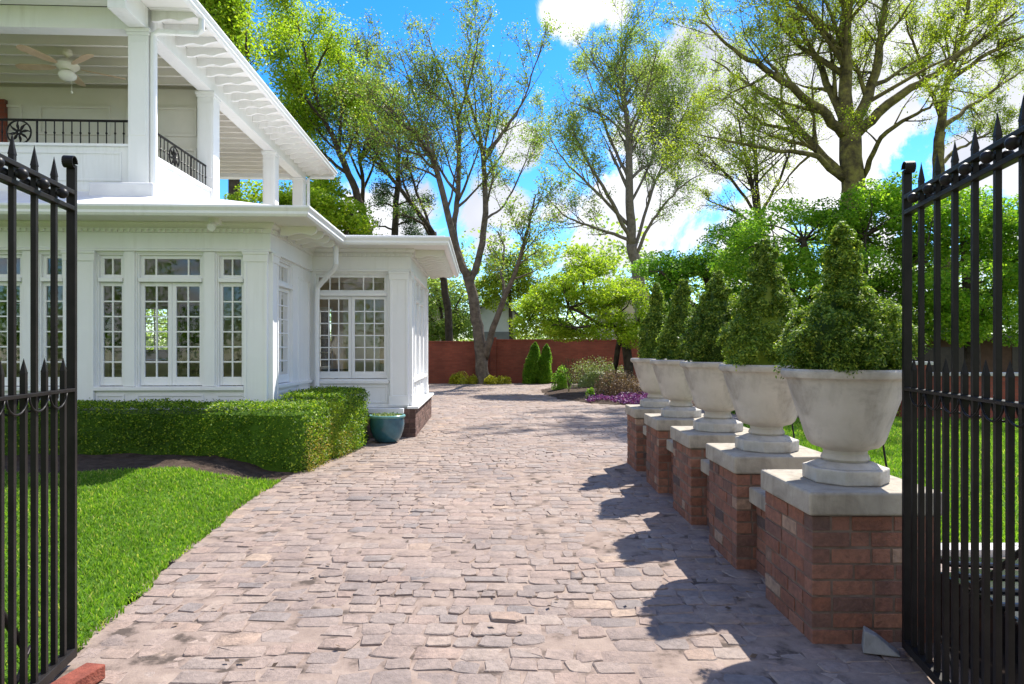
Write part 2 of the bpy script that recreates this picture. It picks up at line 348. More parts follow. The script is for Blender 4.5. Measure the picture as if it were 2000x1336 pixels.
def grass(n, xr, yr, ok, zf, hmin, hmax, near=None):
    X = rng.uniform(*xr, n); Y = yr[0] + (yr[1] - yr[0]) * rng.uniform(0, 1, n) ** 1.25
    k = ok(X, Y); X, Y = X[k], Y[k]; n = len(X); Z = zf(X, Y) - .004
    pat = 1 + .35 * fnoise(X, Y, 4)
    h = rng.uniform(hmin, hmax, n) * pat; w = rng.uniform(.0022, .0045, n) * (1 + Y * .10); a = rng.uniform(0, 2 * np.pi, n)
    lean = rng.uniform(.2, .9, n) * h; la = rng.uniform(0, 2 * np.pi, n)
    b = np.stack([X, Y, Z], 1); s = np.stack([np.cos(a) * w, np.sin(a) * w, 0 * a], 1)
    l = np.stack([np.cos(la) * lean, np.sin(la) * lean, h], 1)
    m = b + l * np.array([.4, .4, .6]); t = b + l
    v = np.stack([b - s, b + s, m + s * .7, m - s * .7, t], 1).reshape(-1, 3); i = np.arange(n) * 5
    return v, np.stack([i, i + 1, i + 2, i + 3], 1), np.stack([i + 3, i + 2, i + 4], 1)
g = MB()
v, q, t = grass(230000, (-8.9, -1.7), (1.6, 7.55), lambda X, Y: (X < edge(Y) + .05 + .035 * fnoise(Y, Y * .7, 5)) & (Y < LB(X) + .03), zlawn, .017, .042); g.add(v, q, t)
struct(g.build('grass', M['grass']), 'short bright green grass on the lawn between the hedge bed and the drive', 'grass', 'stuff')
g = MB()
v, q, t = grass(190000, (2.1, 13.5), (4.8, 13.9), lambda X, Y: inR(X, Y), lambda X, Y: .02 + .012 * fnoise(X, Y, 1.2), .03, .06); g.add(v, q, t)
struct(g.build('grass', M['grass']), 'bright green mown grass beyond the row of urns', 'grass', 'stuff')
b = MB()
for i in range(14):
    x = 2.12 + i * .68; b.box(x, x + .672, 4.60, 4.775, -.04, .055)
struct(b.build('lawn_kerb', M['curb'], bevel=.008))

# drive: one sheet of sand with thousands of cut setts set in it
DR = [(-1.7, .5), (2.6, .5), (9, .5), (9, 4.62), (2.10, 4.62), (2.10, 9.4), (3.6, 12.3), (6, 14.5), (14, 15.2), (14, 16.6), (6, 16.75), (3.2, 17.15), (2.05, 17.75), (1.35, 19.5), (1.0, 21.7), (.95, 24), (1.6, 26), (6, 27), (6, 29.3), (-7, 28.0), (-7, 15), (-1.85, 15), (-1.62, 11), (-2.2, 10.95)]
DR += [(x + .0, y) for x, y in zip(EX[::-1][1:], EY[::-1][1:])]
inD = inpoly(DR)
struct(grid_sheet('driveway_bed', inD, -7, 14, .5, 29.5, .1, lambda X, Y: .0045 + .004 * fnoise(X, Y, 6) + .0045 * fnoise(X, Y, 1.1), M['mortar']))
def setts():
    V = []; Qs = []; Gs = []; n0 = 0; y = 1.55; K = 8
    b = MB()
    while y < 29:
        far = y > 13
        h = rng.uniform(.105, .165) * (1.0 if not far else 1.5)
        x = -6.5 if y > 11 else edge(y) - .05; xe = 6.2 if (y < 4.6 or y > 12) else 2.3
        x += rng.uniform(-.1, .05)
        while x < xe:
            w = rng.choice([.10, .12, .14, .16, .19, .23]) * rng.uniform(.85, 1.15) * (1.0 if not far else 1.5)
            cx, cy = x + w / 2, y + h / 2
            wob = .05 * math.sin(cx * 1.3 + y * .35) + .035 * math.sin(cx * 3.1 + y) + .018 * math.sin(cx * 7.3 + y * 2.1) + rng.normal(0, .006)
            x += w
            if not bool(inD(np.array([cx]), np.array([cy + wob]))[0]) or abs(cx) > .85 * y + .6: continue
            if rng.random() < .025: continue
            g_ = rng.uniform(.0025, .008) * (1 + .4 * (rng.random() < .15)); hw, hh = w / 2 - g_, h / 2 - g_ * .9
            rot = rng.normal(0, .05); c_, s_ = math.cos(rot), math.sin(rot)
            k = rng.uniform(.16, .36); j = lambda: rng.uniform(-.013, .013)
            pts = [(-hw, -hh + k * hh), (-hw + k * hh, -hh), (hw - k * hh, -hh), (hw, -hh + k * hh), (hw, hh - k * hh), (hw - k * hh, hh), (-hw + k * hh, hh), (-hw, hh - k * hh)]
            pts = [(px + j(), py + j()) for px, py in pts]
            zt = .0075 + rng.normal(0, .0023); tx, ty = rng.normal(0, .009, 2)
            ring = []
            for sc, dz in ((1, -.03), (1, -.0035), (.935, .001)):
                for px, py in pts:
                    qx, qy = px * sc, py * sc
                    ring.append((cx + qx * c_ - qy * s_, cy + wob + qx * s_ + qy * c_, zt + dz + qx * tx + qy * ty + (rng.normal(0, .0012) if sc < 1 else 0)))
            ring.append((cx, cy + wob, zt + .0015))
            q = [(r_ * K + i, r_ * K + (i + 1) % K, (r_ + 1) * K + (i + 1) % K, (r_ + 1) * K + i) for r_ in (0, 1) for i in range(K)]
            tt = [(2 * K + i, 2 * K + (i + 1) % K, 3 * K) for i in range(K)]
            b.add(ring, q, tt)
        y += h
    return b
struct(setts().build('driveway', M['setts'], None, 'auto'))

# ------------------------------------------------------------------ the white house
ANG = R(2.5); OX, OY = -3.14, 8.80
ux, uy, vx, vy = math.cos(ANG), math.sin(ANG), -math.sin(ANG), math.cos(ANG)
def LX(px, c): t = (px - CX) / F; return (t * (OY + c * vy) - OX - c * vx) / (ux - t * uy)
def LY(px, c): t = (px - CX) / F; return (t * (OY + c * uy) - OX - c * ux) / (vx - t * vy)
house = thing('house', 'white two-storey house with an open upper porch and a windowed wing beside the drive', 'house', (OX, OY, 0), ANG)
def part(b, name, mat='white', parent=None, **k): return b.build(name, M[mat], parent or house, **k)
WB, CB, YE = 2.154, 1.566, 5.45                   # wing: front wall, side wall, far end
front = lambda c: (lambda s, d, z: (s, c - d, z))
side = lambda c: (lambda s, d, z: (c + d, s, z))
HEAD, SILL = 2.64, .935

def wall(T, s0, s1, z0, z1, holes, name, mat='white', th=.14):
    b = MB(); e = s0
    for a, c, lo, hi in sorted(holes):
        if a > e: b.tbox(T, e, a, -th, 0, z0, z1)
        b.tbox(T, a, c, -th, 0, z0, lo); b.tbox(T, a, c, -th, 0, hi, z1); e = c
    if s1 > e: b.tbox(T, e, s1, -th, 0, z0, z1)
    return part(b, name, mat)

def sash(T, f, mun, gl, a, c, z0, z1, cols, rows, st=.05, bot=.11, top=.05, d=-.05):
    f.tbox(T, a, a + st, d - .04, d, z0, z1); f.tbox(T, c - st, c, d - .04, d, z0, z1)
    f.tbox(T, a + st, c - st, d - .04, d, z0, z0 + bot); f.tbox(T, a + st, c - st, d - .04, d, z1 - top, z1)
    ga, gc, g0, g1 = a + st, c - st, z0 + bot, z1 - top
    gl.tbox(T, ga, gc, d - .026, d - .022, g0, g1)
    cs = cols if isinstance(cols, list) else [i / cols for i in range(1, cols)]
    m = .0085
    for x in cs: xx = ga + (gc - ga) * x; mun.tbox(T, xx - m, xx + m, d - .034, d - .006, g0, g1)
    for i in range(1, rows):
        zz = g0 + (g1 - g0) * i / rows; e = [ga] + [ga + (gc - ga) * x for x in cs] + [gc]
        for u_, w_ in zip(e[:-1], e[1:]): mun.tbox(T, u_ + (m if u_ > ga else 0), w_ - (m if w_ < gc else 0), d - .032, d - .008, zz - m, zz + m)

def window(T, a, c, tcols, cols, double=False):
    f, mun, gl = MB(), MB(), MB()
    f.tbox(T, a, a + .018, -.13, -.012, SILL, HEAD); f.tbox(T, c - .018, c, -.13, -.012, SILL, HEAD)
    f.tbox(T, a + .018, c - .018, -.13, -.012, HEAD - .02, HEAD); f.tbox(T, a + .018, c - .018, -.13, .012, 2.275, 2.325)
    a1, c1 = a + .018, c - .018
    sash(T, f, mun, gl, a1, c1, 2.325, HEAD - .02, tcols, 1, .045, .045, .045)
    if double:
        m = (a1 + c1) / 2
        sash(T, f, mun, gl, a1, m - .0015, SILL + .01, 2.272, cols, 6); sash(T, f, mun, gl, m + .0015, c1, SILL + .01, 2.272, cols, 6)
    else: sash(T, f, mun, gl, a1, c1, SILL + .01, 2.272, cols, 6, .035)
    w = part(f, 'window', bevel=.003); mun.build('muntin', M['white'], w); gl.build('pane', M['glass'], w)
    return w

def pilaster(T, s0, s1, z0=.5, z1=2.662, d=.045, name='pilaster'):
    b = MB(); b.tbox(T, s0, s1, -.01, d, z0, z1)
    i = .035
    for a, c, u, w in ((s0 + .0, s0 + i, z0 + .16, z1 - .13), (s1 - i, s1, z0 + .16, z1 - .13)): b.tbox(T, a, c, d - .002, d + .012, u, w)
    b.tbox(T, s0 - .012, s1 + .012, d - .004, d + .016, z1 - .13, z1); b.tbox(T, s0 - .02, s1 + .02, d - .006, d + .03, z1 - .035, z1 - .003)
    b.tbox(T, s0 - .012, s1 + .012, d - .004, d + .018, z0, z0 + .16)
    return part(b, name, bevel=.004)

def panel(T, b, s0, s1, z0, z1, w=.03, d=.014):
    b.tbox(T, s0, s1, -.002, d, z1 - w, z1); b.tbox(T, s0, s1, -.002, d, z0, z0 + w)
    b.tbox(T, s0, s0 + w, -.002, d, z0 + w, z1 - w); b.tbox(T, s1 - w, s1, -.002, d, z0 + w, z1 - w)

TA, TS, TB, TR = front(0), side(0), front(WB), side(CB)
gA = [(LX(a, 0), LX(c, 0)) for a, c in ((189, 242), (268, 397), (424, 477.5))]
gA2 = [(LX(a, 0), LX(c, 0)) for a, c in ((-155, -105), (-92, 44), (76, 126))]
hol = [(a, c, SILL, HEAD) for a, c in gA + gA2]
wall(TA, -7, 0, 0, 2.98, hol, 'wall')
for grp in (gA, gA2):
    window(TA, *grp[0], 2, 2); window(TA, *grp[1], [.21, .79], 2, True); window(TA, *grp[2], 2, 2)
    b = MB(); b.tbox(TA, grp[0][0] - .03, grp[2][1] + .005, -.01, .055, .885, .932); part(b, 'window_sill', bevel=.005)
    for (u, w) in ((grp[0][1], grp[1][0]), (grp[1][1], grp[2][0])):
        b = MB(); b.tbox(TA, u + .02, w - .02, -.01, .03, .936, 2.662); part(b, 'mullion_post', bevel=.004)
    b = MB()
    for (u, w) in grp: panel(TA, b, u - .01, w + .01, .55, .84)
    part(b, 'wall_panel', bevel=.003)
pilaster(TA, LX(479, 0), -.002, .02); pilaster(TA, LX(128, 0), LX(187, 0), .02)
sA = (LY(541, 0), LY(572, 0))
wall(TS, .0 + .14, WB, 0, 2.98, [(sA[0], sA[1], SILL, HEAD)], 'wall')
window(TS, *sA, 2, 2)
b = MB(); b.tbox(TS, .05, WB - .02, -.01, .045, .885, .932); part(b, 'window_sill', bevel=.005)
b = MB(); panel(TS, b, .35, 1.25, .55, .84); panel(TS, b, 1.4, 2.05, .55, 2.5); part(b, 'wall_panel', bevel=.003)
pilaster(TS, .002, .26, .02); 
sB = (LX(613, WB), LX(757.5, WB))
wall(TB, 0.0, CB, 0.0, 2.98, [(sB[0], sB[1], SILL, HEAD)], 'wall')
window(TB, *sB, [.17, .31, .68, .83], 3, True)
b = MB(); b.tbox(TB, .16, LX(760, WB), -.01, .05, .865, .915); part(b, 'window_sill', bevel=.005)
b = MB(); panel(TB, b, .2, LX(757, WB), .55, .83); b.tbox(TB, .0, CB, -.01, .03, .48, .535); part(b, 'wall_panel', bevel=.003)
pilaster(TB, LX(762, WB), CB - .002, .51)
wr = [(2.62, 3.22), (3.45, 4.05), (4.28, 4.88)]
wall(TR, WB + .14, YE, 0.0, 2.98, [(a, c, SILL, HEAD) for a, c in wr], 'wall')
for a, c in wr: window(TR, a, c, 2, 3)
b = MB(); b.tbox(TR, WB + .35, YE - .25, -.01, .06, .865, .915); part(b, 'window_sill', bevel=.005)
b = MB()
for a, c in wr: panel(TR, b, a - .06, c + .06, .56, .84)
part(b, 'wall_panel', bevel=.003)
pilaster(TR, WB + .002, WB + .3, .51); pilaster(TR, YE - .28, YE - .002, .51)
# frieze, dentils and crown run round the walls
path = [(-7, 0), (0, 0), (0, WB), (CB, WB), (CB, YE)]
part(MB().sweep(path, [(-.05, 2.664), (.052, 2.664), (.052, 2.69), (.035, 2.70), (.035, 2.90), (-.05, 2.90)]), 'frieze')
b = MB(); b.sweep(path, [(-.05, 2.902), (.05, 2.902), (.05, 2.955), (.10, 3.0), (.10, 3.028), (-.05, 3.028)])
part(b, 'crown_moulding')
b = MB()
def dentil(f0, f1, l):
    poly = [(0, 2.952)]; n = int(l / .075)
    for i in range(n): x = i * .075 + .02; poly += [(x, 2.94), (x, 2.905), (x + .036, 2.905), (x + .036, 2.94)]
    poly += [(l, 2.952)]; b.prism(poly, f0, f1)
dentil(lambda x, z: (-6.95 + x, -.075, z), lambda x, z: (-6.95 + x, -.046, z), 6.93)
dentil(lambda y, z: (.046, .0 + y, z), lambda y, z: (.075, .0 + y, z), WB - .08)
dentil(lambda x, z: (.08 + x, WB - .075, z), lambda x, z: (.08 + x, WB - .046, z), CB - .04)
dentil(lambda y, z: (CB + .046, WB - .03 + y, z), lambda y, z: (CB + .075, WB - .03 + y, z), YE - WB)
part(b, 'dentil_trim')
# eaves
EO = .60
b = MB(); zs, zt = 3.03, 3.07
b.box(-7.6, EO, -EO, -.001, zs, zt); b.box(.0, EO, .001, WB - EO, zs, zt); b.box(0, CB + EO, WB - EO + .002, WB, zs, zt); b.box(CB, CB + EO, WB + .002, YE + .6, zs, zt)
part(b, 'soffit', 'ceil')
def tail(mk, z, depth=.5, w=.022, h=.10, x0=.0):
    pr = [(x0, -h), (x0 + .10, -h), (x0 + .18, -h * .78), (x0 + .26, -h * .70), (x0 + .33, -h * .84), (x0 + .39, -h * .92), (x0 + .45, -h * .72), (depth, -h * .45), (depth, .0), (x0, .0)]
    b = MB(); b.prism(pr, lambda d, zz: mk(d, -w, z + zz), lambda d, zz: mk(d, w, z + zz)); return b
TE = .57
for i in range(4): y = .2 + i * .36; part(tail(lambda d, w, z, y=y: (d, y + w, z), zs - .001, TE, .022, .12, x0=.10), 'rafter_tail', 'ceil')
for i in range(12): y = WB + .1 + i * .3; part(tail(lambda d, w, z, y=y: (CB + d, y + w, z), zs - .001, TE, .022, .12, x0=.10), 'rafter_tail', 'ceil')
GP = [(0, 0), (.055, 0), (.075, .03), (.075, .06), (.10, .10), (.10, .125), (0, .125)]
gp = lambda z: [(o, zz + z) for o, zz in GP]
part(MB().sweep([(-7.6, -EO), (EO, -EO), (EO, WB - EO), (CB + EO, WB - EO), (CB + EO, YE + .6)], gp(3.0)), 'gutter', bevel=.004)
# roofs over the ground floor
PX, PY0 = -1.77, .53                               # outer faces of the upper porch posts
b = MB()
b.add([(-7.6, -EO - .02, 3.10), (EO + .02, -EO - .02, 3.10), (PX, PY0 + .1, 3.58), (-7.6, PY0 + .1, 3.58)], [(0, 1, 2, 3)])
b.add([(EO + .02, -EO - .02, 3.10), (EO + .02, WB - EO, 3.10), (PX, WB + 1.2, 3.58), (PX, PY0 + .1, 3.58)], [(0, 1, 2, 3)])
b.box(.0, CB + EO + .02, WB - EO - .02, YE + .6, 3.085, 3.15)
b.box(PX - .06, EO - .3, WB + .9, YE + .6, 3.16, 3.30)
part(b, 'lower_roof', 'roofwhite')
b = MB(); b.box(PX - .62, PX + .22, PY0 - .32, PY0 - .01, 3.36, 3.60); b.box(PX + .0, PX + .22, PY0 + .02, PY0 + 3.0, 3.42, 3.60); part(b, 'roof_curb', 'roofwhite', bevel=.03)
b = MB(); b.box(-9, PX - .012, PY0 + .02, 9.0, 3.40, 3.575); part(b, 'porch_floor', 'ceil')
# plinth of the wing: real bricks
def bricks(b, x0, x1, y0, y1, z0, courses, ch=.0769, L=.2, gap=.008, depth=.09, r=rng, sides='FLRB'):
    for k in range(courses):
        za, zb = z0 + k * ch + gap / 2, z0 + (k + 1) * ch - gap / 2
        for sd in sides:
            a, c = (x0, x1) if sd in 'FB' else (y0, y1)
            off = (.5 * L if (k + (sd in 'LR')) % 2 else 0); e = a; first = True
            while e < c - .01:
                l = (L if not (first and off) else off) * r.uniform(.93, 1.07) if not first or off else L * r.uniform(.95, 1.05)
                if r.random() < .22: l = L * .5
                n = min(c, e + l)
                if c - n < .05: n = c
                j = r.uniform(-.004, .004)
                lo, hi = e + (gap / 2 if e > a else 0), n - (gap / 2 if n < c else 0)
                zj = r.uniform(-.0015, .0015)
                if sd == 'F': b.box(lo, hi, y0 - j, y0 + depth, za + zj, zb + zj)
                elif sd == 'B': b.box(lo, hi, y1 - depth, y1 + j, za + zj, zb + zj)
                elif sd == 'L': b.box(x0 - j, x0 + depth, max(lo, y0 + (depth + .004 if lo <= y0 + .001 and k % 2 else .001)), min(hi, y1 - .001), za - zj, zb - zj)
                else: b.box(x1 - depth, x1 + j, max(lo, y0 + .001), min(hi, y1 - .001), za - zj, zb - zj)
                e = n; first = False
    return b
b = MB(); bricks(b, .0, CB + .12, WB - .11, YE + .05, .0, 6, .0765, .2, sides='FR'); pl = part(b, 'plinth', 'darkbrick', bevel=.004)
b = MB(); b.box(.01, CB + .112, WB - .102, YE + .04, -.05, .455); b.build('mortar', M['darkmortar'], pl)
b = MB(); b.box(CB - .01, CB + .17, WB - .13, YE + .1, .462, .50); b.box(.55, CB - .06, WB - .22, WB - .012, .40, .475); part(b, 'plinth_ledge', 'white', bevel=.006)
# downspout in the inner corner
dx, dy = LX(656, WB - EO + .05), WB - EO + .05
b = MB(); b.tube([(dx, dy, 3.0), (dx, dy, 2.72), (dx - .03, dy + .06, 2.66), (.19, WB - .10, 2.46), (.13, WB - .07, 2.40), (.12, WB - .07, 2.3), (.12, WB - .07, .35)], .042, 8)
part(b, 'downspout', smooth='auto')
# rooms inside
b = MB(); b.box(-7, -.14, .16, YE, .40, .52); b.box(-.14, CB - .15, WB + .15, YE, .40, .52); part(b, 'room_floor', 'wood')
b = MB(); b.box(-7, -.15, .16, YE, 2.80, 2.90); b.box(-.15, CB - .15, WB + .15, YE, 2.80, 2.90); part(b, 'room_ceiling', 'ceil')
hb = [(-4.6, -3.7, .95, 2.3), (-1.15, -.35, .95, 2.3), (.75, 1.25, .95, 2.3)]
wall(lambda s, d, z: (s, YE + .0 - d, z), -7, CB, 0, 2.98, hb, 'rear_wall', 'beige', .12)
for a, c, lo, hi in hb[:]:
    T = lambda s, d, z: (s, YE - d, z)
    f = MB(); m_ = MB(); g_ = MB(); sash(T, f, m_, g_, a, c, lo, hi, 3, 4, d=-.03); w = part(f, 'rear_window'); m_.build('muntin', M['white'], w)
b = MB(); b.box(-7.12, -7, 0.14, YE, 0, 2.98); part(b, 'end_wall', 'beige')
b = MB()
for xx in (-6.6, -4.9, -3.2, -1.75): b.box(xx, xx + .3, YE - .65, YE - .25, .52, 2.3)
for xx in (-6.6, -4.9, -3.2, -1.75):
    pass
part(b, 'bookcase', 'dark')
# upper porch
PZ = 5.76
posts = [(PX - .27, PY0), (PX - .27, 2.78), (PX - .27, 6.21), (PX - .27, 8.55), (-6.4, PY0)]
def post(x, y, z0):
    b = MB(); b.box(x, x + .27, y, y + .27, z0, PZ - .09); b.box(x - .015, x + .285, y - .015, y + .285, PZ - .09, PZ - .05); b.box(x - .03, x + .30, y - .03, y + .30, PZ - .05, PZ)
    b.box(x + .03, x + .24, y - .008, y + .01, z0 + .75, PZ - .18)
    return part(b, 'porch_post', bevel=.006)
for i, (x, y) in enumerate(posts): post(x, y, 3.56)
b = MB(); b.box(-9, PX - .02, PY0 + .03, PY0 + .25, PZ + .001, PZ + .298); b.box(PX - .25, PX - .02, PY0 - .55, 8.9, PZ + .003, PZ + .2985); b.box(-9, PX - .26, 8.58, 8.8, PZ + .001, PZ + .25)
part(b, 'porch_beam', bevel=.006)
b = MB(); b.box(-9, PX - .26, PY0 + .26, 8.57, 6.0, 6.05); pc = part(b, 'porch_ceiling', 'porch')
b = MB()
for i in range(22): y = PY0 + .42 + i * .36; b.box(-9, PX - .255, y, y + .05, 5.86, 5.999)
b.build('joist', M['porch'], pc)
UE = PX + .69 - .10
b = MB(); b.box(-9.2, UE, PY0 - .62, PY0 + .02, 6.06, 6.10); b.box(PX - .02, UE, PY0 + .03, 9.3, 6.06, 6.10); part(b, 'upper_soffit', 'ceil')
for i in range(24): y = PY0 + .15 + i * .375; part(tail(lambda d, w, z, y=y: (PX - .02 + d, y + w, z), 6.059, .6, .022, .135), 'rafter_tail', 'white')
part(MB().sweep([(-9.2, PY0 - .62), (UE, PY0 - .62), (UE, 9.3), (-9.2, 9.3)], gp(6.0)), 'gutter', bevel=.004)
b = MB(); e0, e1 = UE + .04, PY0 - .66
b.add([(-9.2, e1, 6.12), (e0, e1, 6.12), (e0, 9.34, 6.12), (-9.2, 9.34, 6.12), (-9.2, 4.3, 7.9), (e0 - 4.6, 4.3, 7.9)], [(0, 1, 5, 4), (2, 3, 4, 5)], [(1, 2, 5)], [(0, 3, 2, 1)])
part(b, 'upper_roof', 'shingle')
# parapets and panelled wall of the porch
TP, TQ = front(PY0 + .06), side(PX - .05)
b = MB(); b.box(-9, PX - .272, PY0 + .06, PY0 + .22, 3.57, 4.17); b.box(-9, PX - .272, PY0 + .03, PY0 + .25, 4.17, 4.205)
for u in (-6.1, -4.05): panel(TP, b, u, u + 1.9, 3.70, 4.10)
part(b, 'parapet', bevel=.004)
b = MB(); b.box(PX - .2, PX - .05, PY0 + .272, 2.778, 3.57, 4.08); b.box(PX - .23, PX - .02, PY0 + .272, 2.778, 4.08, 4.115); part(b, 'parapet', bevel=.004)
b = MB(); b.box(-9, PX - .03, 2.98, 3.10, 3.57, 5.86); TW = front(2.98)
for k in range(5):
    u = PX - .2 - (k + 1) * 1.45; panel(TW, b, u + .12, u + 1.3, 5.05, 5.55, .045, .035); panel(TW, b, u + .12, u + 1.3, 3.7, 4.85, .045, .035)
part(b, 'porch_wall', 'porch', bevel=.003)
b = MB(); b.box(LX(-160, 2.9), LX(9, 2.9), 2.9, 2.975, 3.58, 5.62); part(b, 'chimney_breast', 'gardenwall')
# porch railings of wrought iron
def medallion(b, mk, r=.16):
    th = np.linspace(0, 2 * np.pi, 29); b.tube([mk(r * math.cos(a), r * math.sin(a)) for a in th], .012, 5)
    for k in range(8):
        a = k * np.pi / 4; pts = [mk(q * math.cos(a + .22 * math.sin(q / r * 3)), q * math.sin(a + .22 * math.sin(q / r * 3))) for q in np.linspace(.02, r, 7)]
        b.tube(pts, [.007, .012, .018, .018, .012, .008, .006], 5)
    th = np.linspace(0, 2 * np.pi, 10); b.tube([mk(.028 * math.cos(a), .028 * math.sin(a)) for a in th], .018, 5)
def railing(mk, s0, s1, mids, z0=4.205, z1=4.545):
    b = MB(); b.tube([mk(s0, z1), mk(s1, z1)], .017, 6); b.tube([mk(s0, z0 + .02), mk(s1, z0 + .02)], .010, 6)
    n = int(round((s1 - s0) / .115))
    for i in range(n + 1):
        s = s0 + (s1 - s0) * i / n
        if any(abs(s - m) < .2 for m in mids): continue
        b.tube([mk(s, z0), mk(s, z1)], .008 if i % 12 else .014, 5); b.sphere(mk(s, (z0 + z1) / 2), .017, 6, 5)
    r_ = part(b, 'railing', 'iron'); pass
    for m in mids:
        d = MB(); medallion(d, lambda p, q: mk(m + p, (z0 + z1) / 2 + q)); d.build('medallion', M['iron'], r_)
railing(lambda s, z: (s, PY0 + .14, z), -6.1, PX - .28, [LX(37, PY0 + .14)])
railing(lambda s, z: (PX - .125, s, z), PY0 + .28, 2.76, [1.6], 4.115, 4.5)
# upper downspout
b = MB(); ox, oy = UE + .03, PY0 + .22
b.tube([(ox, oy, 6.0), (ox, oy, 5.86), (ox - .06, oy, 5.80), (PX + .12, PY0 + .05, 5.74), (PX + .05, PY0 + .05, 5.70), (PX + .045, PY0 + .05, 5.6), (PX + .045, PY0 + .05, 3.62)], .042, 8)
part(b, 'downspout', smooth='auto')
b = MB(); b.tube([(UE + .03, 9.2, 6.0), (UE + .03, 9.2, 5.93), (PX + .12, 8.9, 5.86), (PX + .05, 8.85, 5.8), (PX + .05, 8.85, 3.4)], .042, 8); part(b, 'downspout', smooth='auto')
b = MB(); b.box(-.62, -.5, -.35, -.25, 2.96, 3.03); b.tube([(-.56, -.33, 2.97), (-.56, -.43, 2.90)], [.03, .05], 10); part(b, 'flood_light')

def hw(lx, ly, z): return (OX + lx * ux + ly * vx, OY + lx * uy + ly * vy, z)
# ceiling fan hangs in the porch
fl = LX(132, 1.5)
fan = thing('ceiling_fan', 'white ceiling fan with pale wooden blades hanging in the upper porch', 'ceiling fan', hw(fl, 1.5, 5.61), ANG)
b = MB(); b.lathe([(.02, .25), (.06, .25), (.07, .20), (.03, .155), (.014, .15), (.014, .10)], 16); b.build('mount', M['fan'], fan, 'auto')
b = MB(); b.lathe([(.03, -.06), (.10, -.05), (.155, .0), (.16, .03), (.11, .085), (.03, .105)], 24); b.build('motor', M['fan'], fan, 'auto')
for k in range(5):
    a = R(34 + 72 * k); b = MB(); n = 9
    for i in range(n - 1): pass
    pr = [(.17, -.02), (.24, -.045), (.32, -.062), (.66, -.075), (.74, -.05), (.76, 0), (.74, .05), (.66, .075), (.32, .062), (.24, .045), (.17, .02)]
    mk = lambda h: (lambda x, y: (x * math.cos(a) - y * math.sin(a), x * math.sin(a) + y * math.cos(a), h + y * .22))
    b.prism(pr, mk(-.004), mk(.004)); b.build('blade', M['wood'], fan)
b = MB(); b.lathe([(.05, -.06), (.10, -.075), (.125, -.12), (.11, -.165), (.06, -.195), (.005, -.205)], 24); b.build('light_globe', M['globe'], fan, True)
b = MB(); b.tube([(.06, 0, -.19), (.06, 0, -.36)], .003, 4); b.sphere((.06, 0, -.375), .02, 8, 6); b.build('pull_chain', M['fan'], fan)

# furniture behind the glass
def table(name, label, x, y, rx, ry, h, mat):
    t = thing(name, label, 'table', hw(x, y, .52), ANG)
    b = MB(); b.lathe([(1, h - .04), (1.02, h - .02), (1, h)], 32, (0, 0, 0), rx, ry); b.build('tabletop', M[mat], t)
    b = MB(); b.lathe([(.25, 0), (.24, .03), (.05, .08), (.04, .3), (.06, h - .1), (.2, h - .04)], 16); b.build('pedestal', M[mat], t)
def chair(x, y, rz, label, mat='dark'):
    t = thing('dining_chair', label, 'chair', hw(x, y, .52), rz, 'chairs behind the windows')
    b = MB(); b.box(-.22, .22, -.22, .22, .42, .47); b.build('seat', M[mat], t, bevel=.01)
    b = MB()
    for sx in (-.2, .17): b.box(sx, sx + .03, .19, .22, .47, 1.0)
    b.box(-.17, .17, .192, .218, .9, 1.0); b.box(-.17, .17, .195, .215, .62, .70)
    b.build('backrest', M[mat], t, bevel=.006)
    for sx in (-.2, .16):
        for sy in (-.2, .16): MB().box(sx, sx + .04, sy, sy + .04, 0, .42).build('leg', M[mat], t)
table('dining_table', 'dark oval table inside the house behind the double window', -1.75, 1.9, .8, .55, .74, 'dark')
for i, (x, y, a) in enumerate([(-2.3, 1.15, 180), (-1.3, 1.1, 172), (-2.2, 2.6, 5), (-.85, 1.8, -80)]):
    chair(x, y, ANG + R(a), ['dark chair pushed under the oval table, under the hinge side of the double window', 'dark chair at the oval table, behind the middle of the double window', 'dark chair on the far side of the oval table indoors', 'dark chair at the end of the oval table by the corner window'][i])
t = thing('sideboard', 'long pale sideboard against the rear room wall behind the windows', 'sideboard', hw(-3.9, YE - .75, .52), ANG)
MB().box(-1.1, 1.1, -.22, .22, .12, .85).build('cabinet', M['cream'], t, bevel=.01)
MB().box(-1.15, 1.15, -.25, .25, .852, .89).build('counter', M['dark'], t, bevel=.005)
for sx in (-1.05, 1.0):
    for sy in (-.2, .15): MB().box(sx, sx + .05, sy, sy + .05, 0, .119).build('leg', M['dark'], t)
t = thing('armchair', 'cream high-backed armchair inside the wing window', 'armchair', hw(.75, 3.7, .52), ANG + R(150))
MB().box(-.34, .34, -.32, .32, .14, .44).build('seat', M['cream'], t, bevel=.04)
MB().box(-.34, .34, .20, .36, .442, 1.15).build('backrest', M['cream'], t, bevel=.05)
for sx in (-.38, .28): MB().box(sx, sx + .10, -.3, .19, .443, .64).build('arm', M['cream'], t, bevel=.03)
for sx in (-.3, .25):
    for sy in (-.28, .24): MB().box(sx, sx + .05, sy, sy + .05, 0, .139).build('leg', M['dark'], t)
t = thing('side_table', 'small dark table with a plant stand look inside the wing window', 'table', hw(.28, 2.75, .52), ANG)
t['label'] = 'small dark round table just inside the wing window'
b = MB(); b.lathe([(.24, .53), (.25, .545), (.24, .56)], 24); b.build('tabletop', M['dark'], t)
b = MB(); b.lathe([(.16, 0), (.15, .02), (.03, .06), (.03, .50), (.08, .529)], 16); b.build('pedestal', M['dark'], t)

